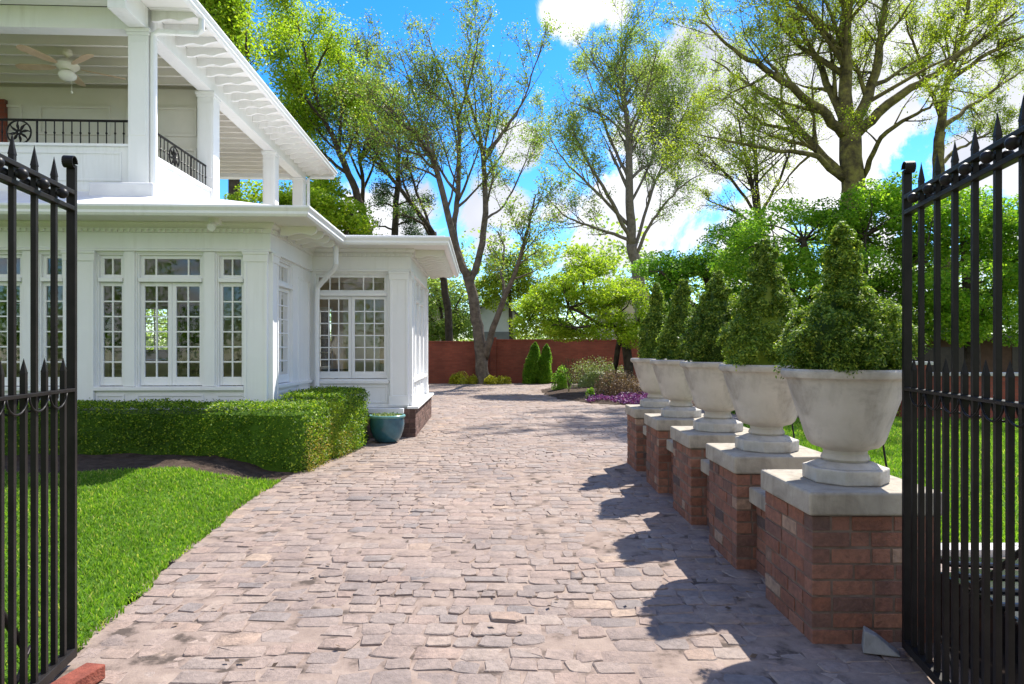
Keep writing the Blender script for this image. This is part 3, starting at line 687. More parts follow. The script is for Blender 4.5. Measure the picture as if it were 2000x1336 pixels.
# ------------------------------------------------------------------ hedges and clipped shrubs
def hedge_leaves(b, n, poly, z0f, z1, size, rnd=.08, nz=.055, ok=None):
    p = np.array(poly, float); e = np.roll(p, -1, 0) - p; L = np.linalg.norm(e, axis=1); per = L.sum()
    area = .5 * abs(np.sum(p[:, 0] * np.roll(p[:, 1], -1) - p[:, 1] * np.roll(p[:, 0], -1))); cen = p.mean(0)
    ns = int(n * per * .7 / (per * .7 + area)); nt_ = n - ns
    k = rng.choice(len(p), ns, p=L / per); u = rng.uniform(0, 1, ns); xy = p[k] + e[k] * u[:, None]
    nrm = np.stack([e[k][:, 1], -e[k][:, 0]], 1) / L[k][:, None]
    sgn = np.sign(np.sum((p.mean(0) - xy) * nrm, 1)).mean(); nrm *= -np.where(sgn == 0, 1, sgn)
    zb = z0f(xy[:, 0], xy[:, 1]); tz = rng.uniform(0, 1, ns); z = zb + tz * (z1 - zb)
    ins = np.clip((z - (z1 - rnd)) / rnd, 0, 1) ** 2 * rnd * .8 + np.clip(.12 - tz, 0, 1) * .5
    bul = .025 * fnoise(xy[:, 0] + xy[:, 1], z * 1.7, 3.5) + .02 * fnoise(xy[:, 0] - xy[:, 1], z, 9)
    off = rng.normal(0, nz * .45, ns) + bul - ins; c1 = np.stack([xy[:, 0] + nrm[:, 0] * off, xy[:, 1] + nrm[:, 1] * off, z], 1)
    n1 = np.stack([nrm[:, 0], nrm[:, 1], .25 + 0 * z], 1)
    mn, mx = p.min(0), p.max(0); X = rng.uniform(mn[0], mx[0], nt_ * 4); Y = rng.uniform(mn[1], mx[1], nt_ * 4); ii = inpoly(poly)(X, Y); X, Y = X[ii][:nt_], Y[ii][:nt_]
    c2 = np.stack([X, Y, z1 + .016 * fnoise(X, Y, 4) + .016 * fnoise(X, Y, 11) + rng.normal(0, nz * .3, len(X)) - .012], 1); n2 = np.tile([0, 0, 1.], (len(X), 1))
    b.leaves(np.concatenate([c1, c2]), size, .2, .62, np.concatenate([n1, n2]), .15)
def core(b, poly, z0, z1, ins=.085):
    p = np.array(poly); c = p.mean(0); d = p - c; q = c + d * (1 - ins / np.abs(d).max()) ; q = [tuple(c + dd * max(0, 1 - ins / np.linalg.norm(dd))) for dd in d]
    b.prism(q, lambda x, y: (x, y, z0), lambda x, y: (x, y, z1 - ins))
h1 = [(-7.4, 7.98), (-5.2, 7.98), (-4.2, 7.95), (-3.3, 7.86), (-2.75, 7.74), (-2.42, 7.72), (-2.34, 7.85), (-2.30, 8.25), (-2.30, 8.56), (-2.7, 8.60), (-3.4, 8.62), (-7.4, 8.62)]
zf = lambda X, Y: zlawn(X, Y) - .02
b = MB(); hedge_leaves(b, 52000, h1, zf, .755, .027); core(b, h1, -.02, .74)
hd = tag(b.build('hedge', M['hedge']), 'clipped green box hedge curving along the house front above the lawn', 'hedge')
b = MB(); n = 2600
X = -2.31 + rng.normal(0, .03, n); Y = rng.uniform(7.72, 8.7, n); Z = rng.uniform(.03, .62, n) ** 1.2; k = rng.random(n) < 1.15 - Z * 1.5
b.leaves(np.stack([X, Y, Z], 1)[k], .02, .2, .6)
b.build('dry_foliage', M['hedgetip'], hd)
h2 = [(-2.95, 8.68), (-2.34, 8.68), (-2.22, 8.8), (-2.14, 9.4), (-2.16, 10.1), (-2.3, 10.3), (-2.95, 10.3)]
b = MB(); hedge_leaves(b, 22000, h2, zf, .835, .027); core(b, h2, -.02, .81)
hd2 = tag(b.build('hedge', M['hedge']), 'taller block of clipped hedge behind the first, beside the teal pot', 'hedge')
b = MB(); n = 900; X = -2.2 + rng.normal(0, .03, n); Y = rng.uniform(8.7, 9.5, n); Z = rng.uniform(.02, .35, n)
b.leaves(np.stack([X, Y, Z], 1), .02, .2, .6); b.build('dry_foliage', M['hedgetip'], hd2)

def shrub(name, label, cat, c, r, n, size, mat, group=None, flat=1.0, lumps=9, corem=.5, up=.35):
    """a low shrub: leaves over a lumpy mound with a dark leafy middle"""
    b = MB(); c = np.array(c, float); r = np.array(r, float)
    lum = rng.normal(size=(lumps, 3)); lum /= np.linalg.norm(lum, axis=1)[:, None]; lum[:, 2] = np.abs(lum[:, 2]) * .9
    k = rng.integers(0, lumps, n); d = rng.normal(size=(n, 3)); d /= np.linalg.norm(d, axis=1)[:, None]
    rad = rng.uniform(.75, 1.05, n)
    p = lum[k] * .52 + d * .5 * rad[:, None]
    p = p * r + c; p = p[p[:, 2] > c[2] - r[2] * .05]
    b.leaves(p, size, up, .6)
    b.sphere(c + np.array([0, 0, r[2] * .25]), 1, 12, 8) if False else None
    th = np.linspace(0, np.pi / 2, 6)
    b.lathe([(max(.01, corem * r[0] * math.cos(a)), corem * r[2] * math.sin(a)) for a in th], 14, tuple(c), 1, r[1] / r[0])
    return tag(b.build(name, M[mat]), label, cat, group)

# ------------------------------------------------------------------ teal pot
t = thing('flower_pot', 'glazed teal pot with pale rim standing against the brick plinth', 'pot', (*P(756, 866, 10.33)[:2], .02))
b = MB(); b.lathe([(.15, 0), (.17, .012), (.215, .08), (.25, .18), (.26, .27), (.257, .34), (.262, .365)], 40); b.build('pot_body', M['teal'], t, True)
b = MB(); b.lathe([(.258, .362), (.272, .37), (.277, .39), (.268, .405), (.245, .405), (.24, .36), (.24, .34)], 40); b.build('pot_rim', M['tealrim'], t, True)
b = MB(); n = 500; a = rng.uniform(0, 6.28, n); rr = .23 * np.sqrt(rng.uniform(0, 1, n)); b.lathe([(.238, .34), (.01, .365)], 24); b.leaves(np.stack([rr * np.cos(a), rr * np.sin(a), .36 + rng.uniform(0, .06, n)], 1), .035, .3); b.build('soil', M['greyleaf'], t)

# ------------------------------------------------------------------ brick piers, urns and cone spruces
PY = [3.24, 4.33, 5.44, 6.64, 7.84]; PXL, PW = 1.425, .60
place = ['nearest the black gate, first of the row', 'second in the row from the gate', 'third, in the middle of the row', 'fourth in the row from the gate', 'last of the row, nearest the purple flowers']
for i, y in enumerate(PY):
    t = thing('brick_pier', 'square red brick pier with stone cap, ' + place[i], 'pier', (PXL + PW / 2, y + PW / 2, 0), 0, 'brick piers under the urns')
    r = np.random.default_rng(40 + i); h = PW / 2
    b = MB(); bricks(b, -h, h, -h, h, .0, 8, .0769, .19, .0115, .09, r); o = b.build('pier_shaft', M['brick'], t, bevel=.007)
    MB().box(-h + .004, h - .004, -h + .004, h - .004, -.03, .612).build('mortar', M['darkmortar'], o)
    b = MB(); w = h + .022; b.box(-w, w, -w, w, .617, .728); b.build('pier_cap', M['cap'], t, bevel=.012)
ureach = [(1.0, 0), (1.0, .7), (1.0, 1.5), (1.0, 2.6), (1.0, 3.3)]
uprof = [(.105, .10), (.118, .115), (.112, .13), (.104, .142), (.106, .158), (.125, .168), (.16, .178), (.182, .20), (.196, .235), (.212, .29), (.235, .36), (.258, .43), (.276, .49), (.282, .515), (.290, .525), (.305, .532), (.313, .548), (.312, .565), (.302, .576), (.280, .575), (.268, .56), (.258, .52), (.25, .50)]
b = MB(); b.lathe(uprof, 64); um = b.build('urn_bowl', M['urn'], None, 'auto')
b = MB(); o8 = [(x * .188, y * .188) for x, y in ((-1, -.45), (-.45, -1), (.45, -1), (1, -.45), (1, .45), (.45, 1), (-.45, 1), (-1, .45))]
b.prism(o8, lambda x, y: (x, y, 0), lambda x, y: (x, y, .075)); b.prism([(x * .9, y * .9) for x, y in o8], lambda x, y: (x, y, .0752), lambda x, y: (x * .7, y * .7, .101)); uf = b.build('urn_foot', M['urn'], None, bevel=.008)
b = MB(); b.lathe([(.262, .50), (.255, .53), (.02, .55)], 24); us = b.build('potting_soil', M['soil'])
u0 = thing('stone_urn', '', 'urn', (0, 0, 0), 0, 'stone urns on the brick piers')
for o in (um, uf, us): o.parent = u0
for i, y in enumerate(PY):
    loc = (PXL + PW / 2 + rng.uniform(-.008, .008), y + PW / 2, .729); lab = 'large pale cast-stone urn holding a clipped cone, ' + place[i]
    if i == 0: u0.location = loc; u0['label'] = lab
    else: dup(u0, loc, ureach[i][1] * .0 + R(45 * (i % 2) * 0) + i * 1.7 * 0 + R(rng.uniform(-3, 3)), lab)
def cone(i, y, apex, prof, n, label, bend=(0, 0)):
    c = np.array([PXL + PW / 2, y + PW / 2, 0]); z0 = 1.285
    pz = np.array([a for a, _ in prof]); pr = np.maximum(.012, np.array([b_ for _, b_ in prof]) - .014)
    if i: pr = pr * np.interp(pz, [0, .35, .6, 1], [1.18, 1.16, 1.0, .95])
    rr = np.random.default_rng(70 + i)
    m = int(n / 190); u = np.sort(rr.uniform(0, 1, m * 3)); w = np.interp(u, pz, pr)
    u = u[rr.random(m * 3) < .10 + .55 * w / pr.max()]; m = len(u); th = np.arange(m) * 2.399963 + rr.normal(0, .5, m)
    lump = 1 + (.13 * np.sin(th * 3 + u * 9 + i * 1.9) + .11 * np.sin(th * 5 - u * 17 + 2 * i)) * np.clip(1.25 - u, .35, 1)
    cr = rr.uniform(.026, .062, m) * (.5 + .5 * np.interp(u, pz, pr) / pr.max()) * (1 + .06 * i)
    rad = np.maximum(.002, np.interp(u, pz, pr) * lump - cr * .42 + rr.normal(0, .014, m)); z = z0 + .01 + u * (apex - z0 - .03)
    cx_ = c[0] + bend[0] * u ** 1.5 + rad * np.cos(th); cy_ = c[1] + bend[1] * u ** 1.5 + rad * np.sin(th)
    base = np.stack([cx_, cy_, z], 1); out = np.stack([np.cos(th), np.sin(th), .55 + 0 * th], 1); out /= np.linalg.norm(out, axis=1)[:, None]
    b = MB(); k = n // m
    d = rr.normal(size=(m * k, 3)); d /= np.linalg.norm(d, axis=1)[:, None]; d = d + np.repeat(out, k, 0) * .55; d /= np.linalg.norm(d, axis=1)[:, None]
    pts = np.repeat(base, k, 0) + d * (np.repeat(cr, k) * rr.uniform(.5, 1.18, m * k))[:, None]
    b.leaves(pts, .019 * (1 + .12 * i), .2, .42, d, .3)
    b.lathe([(max(.004, np.interp(q, pz, pr) * .74), z0 - .06 + q * (apex - z0 + .01)) for q in np.linspace(0, .96, 14)], 16, (c[0] + bend[0] * .25, c[1], 0))
    t = thing('cone_spruce', label, 'shrub', (c[0], c[1], z0 - .02), 0, 'clipped cone spruces in the urns')
    o = b.build('crown', M['spruce'], t); o.location = (-c[0], -c[1], -(z0 - .02))
    s = MB(); s.tube([(0, 0, -.03), (0, 0, .15)], .02, 8); s.build('trunk', M['bark2'], t)
pA = [(0, .265), (.06, .29), (.2, .30), (.35, .25), (.44, .195), (.51, .135), (.63, .097), (.773, .088), (.915, .06), (1, .015)]
pB = [(0, .215), (.12, .235), (.27, .222), (.37, .165), (.42, .145), (.53, .172), (.62, .14), (.70, .112), (.78, .095), (.86, .092), (.94, .05), (1, .012)]
pC = [(0, .19), (.08, .205), (.25, .222), (.43, .212), (.59, .172), (.70, .126), (.81, .088), (.92, .065), (1, .02)]
pD = [(0, .18), (.2, .195), (.38, .165), (.55, .135), (.68, .105), (.80, .09), (.93, .062), (1, .015)]
pE = [(0, .17), (.25, .18), (.36, .175), (.47, .142), (.61, .106), (.75, .084), (.92, .06), (1, .012)]
cone(0, PY[0], 2.065, pA, 52000, 'clipped green cone spruce with a broad bulging base, in the urn nearest the gate', (-.02, 0))
cone(1, PY[1], 2.16, pB, 42000, 'clipped cone spruce with a notched waist, in the second urn from the gate', (-.01, 0))
cone(2, PY[2], 2.075, pC, 34000, 'plump rounded cone spruce in the middle urn', (.0, 0))
cone(3, PY[3], 2.13, pD, 28000, 'cone spruce with a narrow top in the fourth urn from the gate', (.02, 0))
cone(4, PY[4], 2.21, pE, 22000, 'slender cone spruce in the last urn by the purple flowers', (.0, 0))
# low walls link the piers
wl = ['low brick wall with stone coping joining the first and second piers', 'low brick wall with stone coping joining the second and middle piers', 'low brick wall with stone coping joining the middle and fourth piers', 'low brick wall with stone coping joining the fourth and last piers']
for i in range(4):
    y0, y1 = PY[i] + PW + .003, PY[i + 1] - .003; ym = (y0 + y1) / 2; l = (y1 - y0) / 2
    t = thing('low_wall', wl[i], 'wall', (1.70, ym, 0), 0, 'low walls between the piers')
    b = MB(); bricks(b, -.15, .15, -l, l, 0, 6, .0725, .2, .0115, .09, np.random.default_rng(90 + i), 'LR'); o = b.build('brickwork', M['brick'], t, bevel=.005)
    MB().box(-.145, .145, -l, l, -.03, .434).build('mortar', M['darkmortar'], o)
    MB().box(-.20, .20, -l, l, .437, .535).build('coping', M['cap'], t, bevel=.01)
# irrigation tubes hanging behind the urns
for i, (px_, lab) in enumerate(((1547, 'thin black watering tube hanging behind the second urn'), (1725, 'thin black watering tube hanging behind the first urn'))):
    y = (PY[1] + .62, PY[0] + .62)[i]; x = (px_ - CX) / F * y
    b = MB(); b.tube([(x - .03, y, 1.27), (x - .01, y, 1.1), (x, y + .01, .9), (x + .02, y, .73), (x + .03, y + .02, .55), (x + .03, y + .04, .03)], .006, 6)
    tag(b.build('watering_tube', M['iron']), lab, 'tube')

# ------------------------------------------------------------------ iron gates
def gate(name, label, stile, hinge, yside):
    s_, h_ = np.array(stile), np.array(hinge); L = np.linalg.norm(h_ - s_); ang = math.atan2(*(h_ - s_)[::-1])
    t = thing(name, label, 'gate', (s_[0], s_[1], 0), ang, 'open wrought iron gates')
    TR_, BR, MR = 2.095, 2.025, 1.225
    b = MB(); b.box(-.012, .012, -.018, .018, .04, 2.22)
    pts = []                                        # rolled scroll on top of the end bar
    for k in range(17):
        a = math.pi - k * math.pi * 1.75 / 16; r_ = .034 - .012 * k / 16; pts.append((.022 + r_ * math.cos(a), 2.225 + r_ * math.sin(a)))
    inn = [(x * .0 + .022 + (x - .022) * .78, 2.225 + (z - 2.225) * .78) for x, z in pts]
    for k in range(16):
        quad = [pts[k], pts[k + 1], inn[k + 1], inn[k]]; b.prism(quad, lambda x, z: (x, -.022, z), lambda x, z: (x, .022, z))
    b.build('stile', M['iron'], t, bevel=.002)
    b = MB(); b.box(L - .025, L + .025, -.025, .025, .04, 2.25); b.build('hinge_stile', M['iron'], t, bevel=.003)
    for z, nm in ((TR_, 'top_rail'), (BR, 'top_rail')): MB().box(.013, L - .026, -.0185, .0185, z - .0105, z + .0105).build(nm, M['iron'], t, bevel=.003)
    MB().box(.013, L - .026, -.022, .022, MR - .007, MR + .007).build('middle_rail', M['iron'], t, bevel=.002)
    MB().box(.013, L - .026, -.022, .022, .045, .085).build('bottom_rail', M['iron'], t, bevel=.003)
    n = int((L - .05) / .148); sp = (L - .0) / (n + .35)
    w = .0098
    for k in range(1, n + 1):
        x = k * sp; b = MB(); b.box(x - w, x + w, -w, w, .07, 2.13)
        b.add([(x - w * 1.15, -w * 1.15, 2.13), (x + w * 1.15, -w * 1.15, 2.13), (x + w * 1.15, w * 1.15, 2.13), (x - w * 1.15, w * 1.15, 2.13), (x, 0, 2.215)], [(3, 2, 1, 0)], [(0, 1, 4), (1, 2, 4), (2, 3, 4), (3, 0, 4)])
        b.build('bar', M['iron'], t)
        c = MB()
        for sg in (-1, 1): c.sphere((x, sg * .032, (TR_ + BR) / 2), .0225, 10, 8)
        c.build('collar', M['iron'], t, True)
    pk = [(k + .5) * sp for k in range(0, n + 1) if (k + .5) * sp < L - .04]
    for x in pk:
        b = MB(); b.box(x - w, x + w, -w, w, .07, 1.31)
        b.add([(x - w * 1.1, -w * 1.1, 1.31), (x + w * 1.1, -w * 1.1, 1.31), (x + w * 1.1, w * 1.1, 1.31), (x - w * 1.1, w * 1.1, 1.31), (x, 0, 1.37)], [(3, 2, 1, 0)], [(0, 1, 4), (1, 2, 4), (2, 3, 4), (3, 0, 4)])
        b.build('picket', M['iron'], t)
    b = MB()
    for a, c in zip(pk[:-1], pk[1:]):
        m = (a + c) / 2; r_ = (c - a) / 2 - .006
        for sg in (-1, 1): b.tube([(m + r_ * math.cos(q), sg * .017, MR - .006 - .062 * math.sin(q)) for q in np.linspace(0, math.pi, 9)], .0042, 5)
    b.build('scallop_trim', M['iron'], t, True)
    b = MB(); b.tube([(.30, yside * .05, .22), (.38, yside * .06, .34), (.5, yside * .07, .50), (.9, yside * .10, .82), (1.2, yside * .1, 1.05), (L - .03, yside * .03, 1.2)], [.012, .016, .011, .011, .013, .016], 8)
    b.tube([(.24, yside * .05, .2), (.30, yside * .06, .12), (.36, yside * .05, .09)], .008, 6)
    b.build('closer_arm', M['iron'], t, True)
    return t
gate('iron_gate', 'black iron gate leaf standing open against the lawn, red brick at its foot', (-1.948, 3.02), (-1.667, 1.395), -1)
gate('iron_gate', 'black iron gate leaf standing open before the brick pier, its spears rising against the trees', (1.80, 3.11), (1.50, 1.488), 1)
# loose brick and stone at the gate feet
p = P(160, 1318, 2.93)
t = tag(MB().box(-.098, .098, -.046, .046, 0, .062).build('loose_brick', M['redbrick'], bevel=.006), 'single red brick lying at the foot of the gate by the lawn', 'brick'); t.location = (-1.775, 2.79, .016); t.rotation_euler = (0, 0, R(80))
b = MB(); b.add([(-.11, -.06, 0), (.12, -.05, 0), (.13, .06, 0), (-.10, .07, 0), (-.10, -.045, .105), (-.02, -.03, .085), (-.01, .04, .08), (-.09, .05, .11)], [(0, 3, 2, 1), (4, 5, 6, 7), (0, 1, 5, 4), (2, 3, 7, 6), (3, 0, 4, 7)], None, [(1, 2, 6, 5)])
t = tag(b.build('loose_stone', M['rubble'], bevel=.007), 'broken grey stone wedge lying in front of the first brick pier', 'stone'); t.location = (1.685, 3.13, .016); t.rotation_euler = (0, 0, R(-18)); t.scale = (.68, .7, .95)
# dark slatted box behind the gate
t = thing('storage_bench', 'glossy black slatted bench box behind the bars of the gate, before the lawn kerb', 'bench', (2.62, 2.86, .01), R(-8))
MB().box(-.64, .62, -.36, .30, 0, .34).build('box_body', M['black'], t, bevel=.01)
for k in range(5): MB().box(-.66, .66, -.37 + k * .14, -.37 + k * .14 + .10, .342 + .012 * k, .37 + .012 * k).build('slat', M['black'], t, bevel=.012)

# ------------------------------------------------------------------ trees
def spline(pts, n):
    p = np.array(pts, float); m = len(p)
    if m < 3: return np.stack([np.interp(np.linspace(0, m - 1, n), np.arange(m), p[:, k]) for k in range(p.shape[1])], 1)
    e = np.concatenate([[2 * p[0] - p[1]], p, [2 * p[-1] - p[-2]]]); out = []
    for t in np.linspace(0, m - 1 - 1e-6, n):
        i = int(t); u = t - i; a, b, c, d = e[i], e[i + 1], e[i + 2], e[i + 3]
        out.append(.5 * (2 * b + (c - a) * u + (2 * a - 5 * b + 4 * c - d) * u * u + (3 * b - a - 3 * c + d) * u ** 3))
    return np.array(out)

def tree(name, label, cat, limbs, bark, leafm, lv=3, dens=(1.6, 2.2, 3.0), ratio=(.38, .45, .5), nleaf=9000, lsize=.12, spread=.25, up=.35, seed=0, group=None, jit=.05, t0=.25, cl=3, ang=(28, 62), tip=.012, leaf_lv=None, trunk_free=1, rs=1.0):
    """limbs: polylines of (x, y, z, radius); the first trunk_free of them carry no twigs. Smaller branches grow from each limb."""
    r = np.random.default_rng(seed); b = MB(); tips = []
    stack = []
    for i, l in enumerate(limbs):
        l = np.array(l, float); l[:, 3] *= rs; q = spline(l, max(6, len(l) * 4)); q[:, :3] += r.normal(0, jit, (len(q), 3)) * (np.arange(len(q)) > 0)[:, None] * .5
        if i == 0: q[0, 3] *= 1.25
        q[:, 3] = np.maximum(q[:, 3], tip); b.tube(q[:, :3], q[:, 3], 10 if q[0, 3] > .1 else 6)
        if i >= trunk_free: stack.append((q, 0))
    while stack:
        q, L = stack.pop()
        ln = np.linalg.norm(np.diff(q[:, :3], axis=0), axis=1).sum()
        if L >= (leaf_lv if leaf_lv is not None else lv - 1): tips.append(q[max(0, len(q) // 3):, :3])
        if L >= lv: continue
        m = r.poisson(dens[min(L, len(dens) - 1)] * ln) + 1
        for _ in range(m):
            t = t0 + (1 - t0) * r.random() if L == 0 else .2 + .8 * r.random()
            i = min(len(q) - 2, int(t * (len(q) - 1))); f = t * (len(q) - 1) - i
            p0 = q[i] * (1 - f) + q[i + 1] * f; tg = q[i + 1, :3] - q[i, :3]; tg /= np.linalg.norm(tg) + 1e-9
            a = np.cross(tg, r.normal(size=3)); a /= np.linalg.norm(a) + 1e-9; th = R(r.uniform(*ang))
            d = tg * math.cos(th) + a * math.sin(th); d[2] += up * .5; d /= np.linalg.norm(d)
            l2 = ln * ratio[min(L, len(ratio) - 1)] * r.uniform(.5, 1.1) * (1.15 - .6 * t)
            if l2 < .12: continue
            n = 6 if L < 2 else 4; pts = [p0[:3]]
            for k in range(n - 1):
                d = d + r.normal(0, .14, 3) + np.array([0, 0, up * .13]); d /= np.linalg.norm(d); pts.append(pts[-1] + d * l2 / (n - 1))
            r0 = max(tip, p0[3] * r.uniform(.4, .62)); rad = np.linspace(r0, tip * .6, n)
            c = np.concatenate([np.array(pts), rad[:, None]], 1); b.tube(c[:, :3], rad, 5 if r0 > .04 else 3, False)
            stack.append((c, L + 1))
    root = thing(name, label, cat, tuple(limbs[0][0][:3]), 0, group); org = np.array(limbs[0][0][:3])
    o = b.build('trunk', M[bark], root, True); o.location = -Vector(org)
    if leafm and nleaf:
        T = np.concatenate([t_ if len(t_) < 3 else np.concatenate([t_, (t_[1:] + t_[:-1]) / 2]) for t_ in tips]); k = r.integers(0, len(T), nleaf // cl); c = np.repeat(T[k], cl, 0) + r.normal(0, spread, (len(k) * cl, 3)) * .5
        lb = MB(); lb.leaves(c, lsize, .3, .6); o = lb.build('crown', M[leafm], root); o.location = -Vector(org)
    return root
def px(Y, *pts, dy=0):                             # trace: (px, py, radius) at depth Y, drifting by dy
    n = len(pts); return [(*P(a, b_, Y + dy * i / max(1, n - 1)), r_) for i, (a, b_, r_) in enumerate(pts)]

Y1 = 28.4
tree('maple_tree', 'tall grey-trunked tree forking low before the red brick wall, with thin new leaves', 'tree', [
    px(Y1, (943, 752, .44), (941, 720, .36), (936, 660, .33), (926, 590, .30), (914, 540, .27)),
    px(Y1, (914, 540, .25), (893, 500, .21), (878, 430, .18), (852, 330, .15), (838, 292, .12), (778, 232, .08), (737, 187, .05), (690, 150, .03), dy=-2),
    px(Y1, (849, 326, .11), (828, 262, .08), (808, 180, .05), (772, 80, .02), dy=2),
    px(Y1, (912, 545, .2), (888, 460, .16), (893, 400, .15), (896, 326, .13), (894, 232, .10), (879, 168, .07), (850, 110, .045), (833, 60, .02), dy=1.5),
    px(Y1, (894, 232, .08), (914, 170, .06), (930, 100, .04), (936, 55, .02), dy=-1.5),
    px(Y1, (918, 550, .21), (936, 500, .19), (948, 420, .17), (944, 318, .14), (938, 270, .12), (925, 225, .09), (905, 150, .06), (920, 85, .03), dy=2),
    px(Y1, (944, 318, .11), (980, 262, .08), (1018, 206, .055), (1044, 131, .035), (1062, 80, .02), dy=-1),
    px(Y1, (946, 700, .24), (962, 645, .18), (985, 582, .15), (1010, 520, .11), (1030, 450, .08), (1046, 380, .04), dy=-2),
    px(Y1, (985, 582, .1), (982, 520, .07), (984, 480, .05), (970, 450, .03), dy=1),
    px(Y1, (945, 430, .08), (985, 400, .06), (1020, 330, .04), (1040, 270, .02), dy=2),
], 'bark', 'bud', 3, (1.5, 2.4, 3.0), (.42, .58, .6), 34000, .095, .30, .45, 3, rs=.76, tip=.010, leaf_lv=1, jit=.03)
b = None
Y2 = 42
tree('poplar_tree', 'tall pale tree with a rounded airy crown behind the garden, right of the forked tree'.replace(', right of the forked tree', ' and the low green maple'), 'tree', [
    px(Y2, (1262, 730, .6), (1255, 640, .5), (1245, 530, .42), (1233, 479, .38)),
    px(Y2, (1233, 479, .36), (1230, 400, .30), (1227, 262, .22), (1216, 180, .14), (1206, 90, .04)),
    px(Y2, (1238, 490, .14), (1262, 410, .11), (1290, 330, .08), (1330, 240, .05), (1355, 180, .03), dy=3),
    px(Y2, (1233, 470, .16), (1195, 395, .13), (1150, 320, .09), (1112, 240, .04), dy=-3),
    px(Y2, (1228, 440, .14), (1165, 375, .10), (1100, 310, .06), (1065, 250, .03), dy=3),
    px(Y2, (1228, 350, .13), (1185, 255, .09), (1145, 140, .03), dy=3),
    px(Y2, (1228, 280, .12), (1258, 200, .08), (1282, 105, .03), dy=-3),
    px(Y2, (1233, 470, .13), (1175, 450, .10), (1110, 425, .06), (1065, 385, .03), dy=-2),
    px(Y2, (1240, 500, .14), (1275, 430, .10), (1325, 370, .06), (1375, 335, .03), dy=-2),
    px(Y2, (1229, 400, .11), (1270, 320, .08), (1310, 210, .05), (1320, 120, .02), dy=4),
], 'bark4', 'sage', 3, (1.5, 2.2, 2.6), (.46, .58, .6), 60000, .12, .42, .45, 8, rs=.85, tip=.012, leaf_lv=1)
Y3 = 20
tree('oak_tree', 'huge mossy spreading tree with yellow-green buds above the shrubs and gate', 'tree', [
    px(Y3, (1672, 790, .80), (1670, 600, .66), (1667, 450, .60), (1664, 350, .53), (1660, 270, .50), (1656, 225, .42)),
    px(Y3, (1655, 240, .33), (1650, 110, .27), (1655, 0, .21), (1662, -130, .12), (1665, -240, .05)),
    px(Y3, (1670, 250, .28), (1708, 150, .22), (1722, 60, .17), (1737, -50, .10), (1765, -170, .04), dy=2),
    px(Y3, (1672, 262, .27), (1745, 195, .21), (1820, 150, .15), (1900, 88, .09), (1990, 20, .04), dy=-2),
    px(Y3, (1648, 262, .27), (1590, 205, .20), (1500, 140, .14), (1430, 95, .08), (1365, 40, .03), dy=-2),
    px(Y3, (1650, 240, .22), (1605, 140, .16), (1562, 55, .11), (1515, -40, .05), dy=2),
    px(Y3, (1645, 345, .24), (1570, 262, .18), (1520, 205, .13), (1455, 160, .08), (1390, 115, .03), dy=3),
    px(Y3, (1648, 350, .18), (1585, 302, .12), (1500, 290, .08), (1420, 275, .05), (1360, 262, .02), dy=-2),
    px(Y3, (1685, 345, .16), (1722, 268, .11), (1790, 222, .07), (1850, 195, .03), dy=-3),
    px(Y3, (1653, 120, .15), (1602, 50, .10), (1545, -5, .06), (1470, -70, .03), dy=-2),
    px(Y3, (1560, 255, .10), (1490, 240, .07), (1440, 200, .05), (1400, 170, .02), dy=1),
    px(Y3, (1655, 30, .12), (1690, -60, .08), (1720, -150, .04), dy=-2),
], 'bark3', 'olive', 3, (2.0, 2.7, 3.4), (.48, .60, .62), 80000, .055, .17, .28, 12, rs=.60, tip=.008, t0=.1, leaf_lv=1, ang=(25, 70))
Y4 = 25
tree('elm_tree', 'slim mossy tree rising behind the spears of the gate', 'tree', [
    px(Y4, (1850, 760, .36), (1842, 520, .30), (1832, 330, .25), (1835, 260, .22)),
    px(Y4, (1835, 260, .2), (1852, 150, .15), (1882, 50, .10), (1905, -60, .05)),
    px(Y4, (1838, 250, .13), (1900, 205, .09), (1980, 150, .05), (2040, 110, .02), dy=2),
    px(Y4, (1850, 160, .12), (1940, 100, .08), (2050, 50, .04), dy=-2),
    px(Y4, (1838, 230, .11), (1795, 120, .07), (1765, 30, .03), dy=-2),
    px(Y4, (1833, 320, .10), (1890, 280, .06), (1960, 250, .03), dy=1),
    px(Y4, (1870, 90, .08), (1940, 20, .05), (1990, -40, .03), dy=2),
], 'bark3', 'olive', 3, (2.4, 3.0, 3.6), (.45, .55, .6), 46000, .065, .18, .3, 15, rs=.8, tip=.009, leaf_lv=1)
Y7 = 27
tree('young_tree', 'thin bare-branched tree between the pale poplar and the huge mossy tree', 'tree', [
    px(Y7, (1490, 760, .16), (1488, 560, .13), (1482, 430, .11)),
    px(Y7, (1482, 430, .10), (1462, 330, .07), (1440, 220, .03)),
    px(Y7, (1485, 440, .08), (1475, 300, .06), (1470, 190, .02), dy=1),
    px(Y7, (1480, 420, .06), (1420, 340, .05), (1375, 300, .02), dy=-1),
    px(Y7, (1486, 420, .06), (1530, 330, .05), (1560, 240, .02), dy=1),
    px(Y7, (1484, 450, .06), (1430, 410, .05), (1380, 390, .02), dy=1),
], 'bark2', 'olive', 3, (2.6, 3.0, 3.4), (.55, .58, .6), 12000, .07, .2, .3, 21, tip=.010, leaf_lv=1)
Y5 = 31
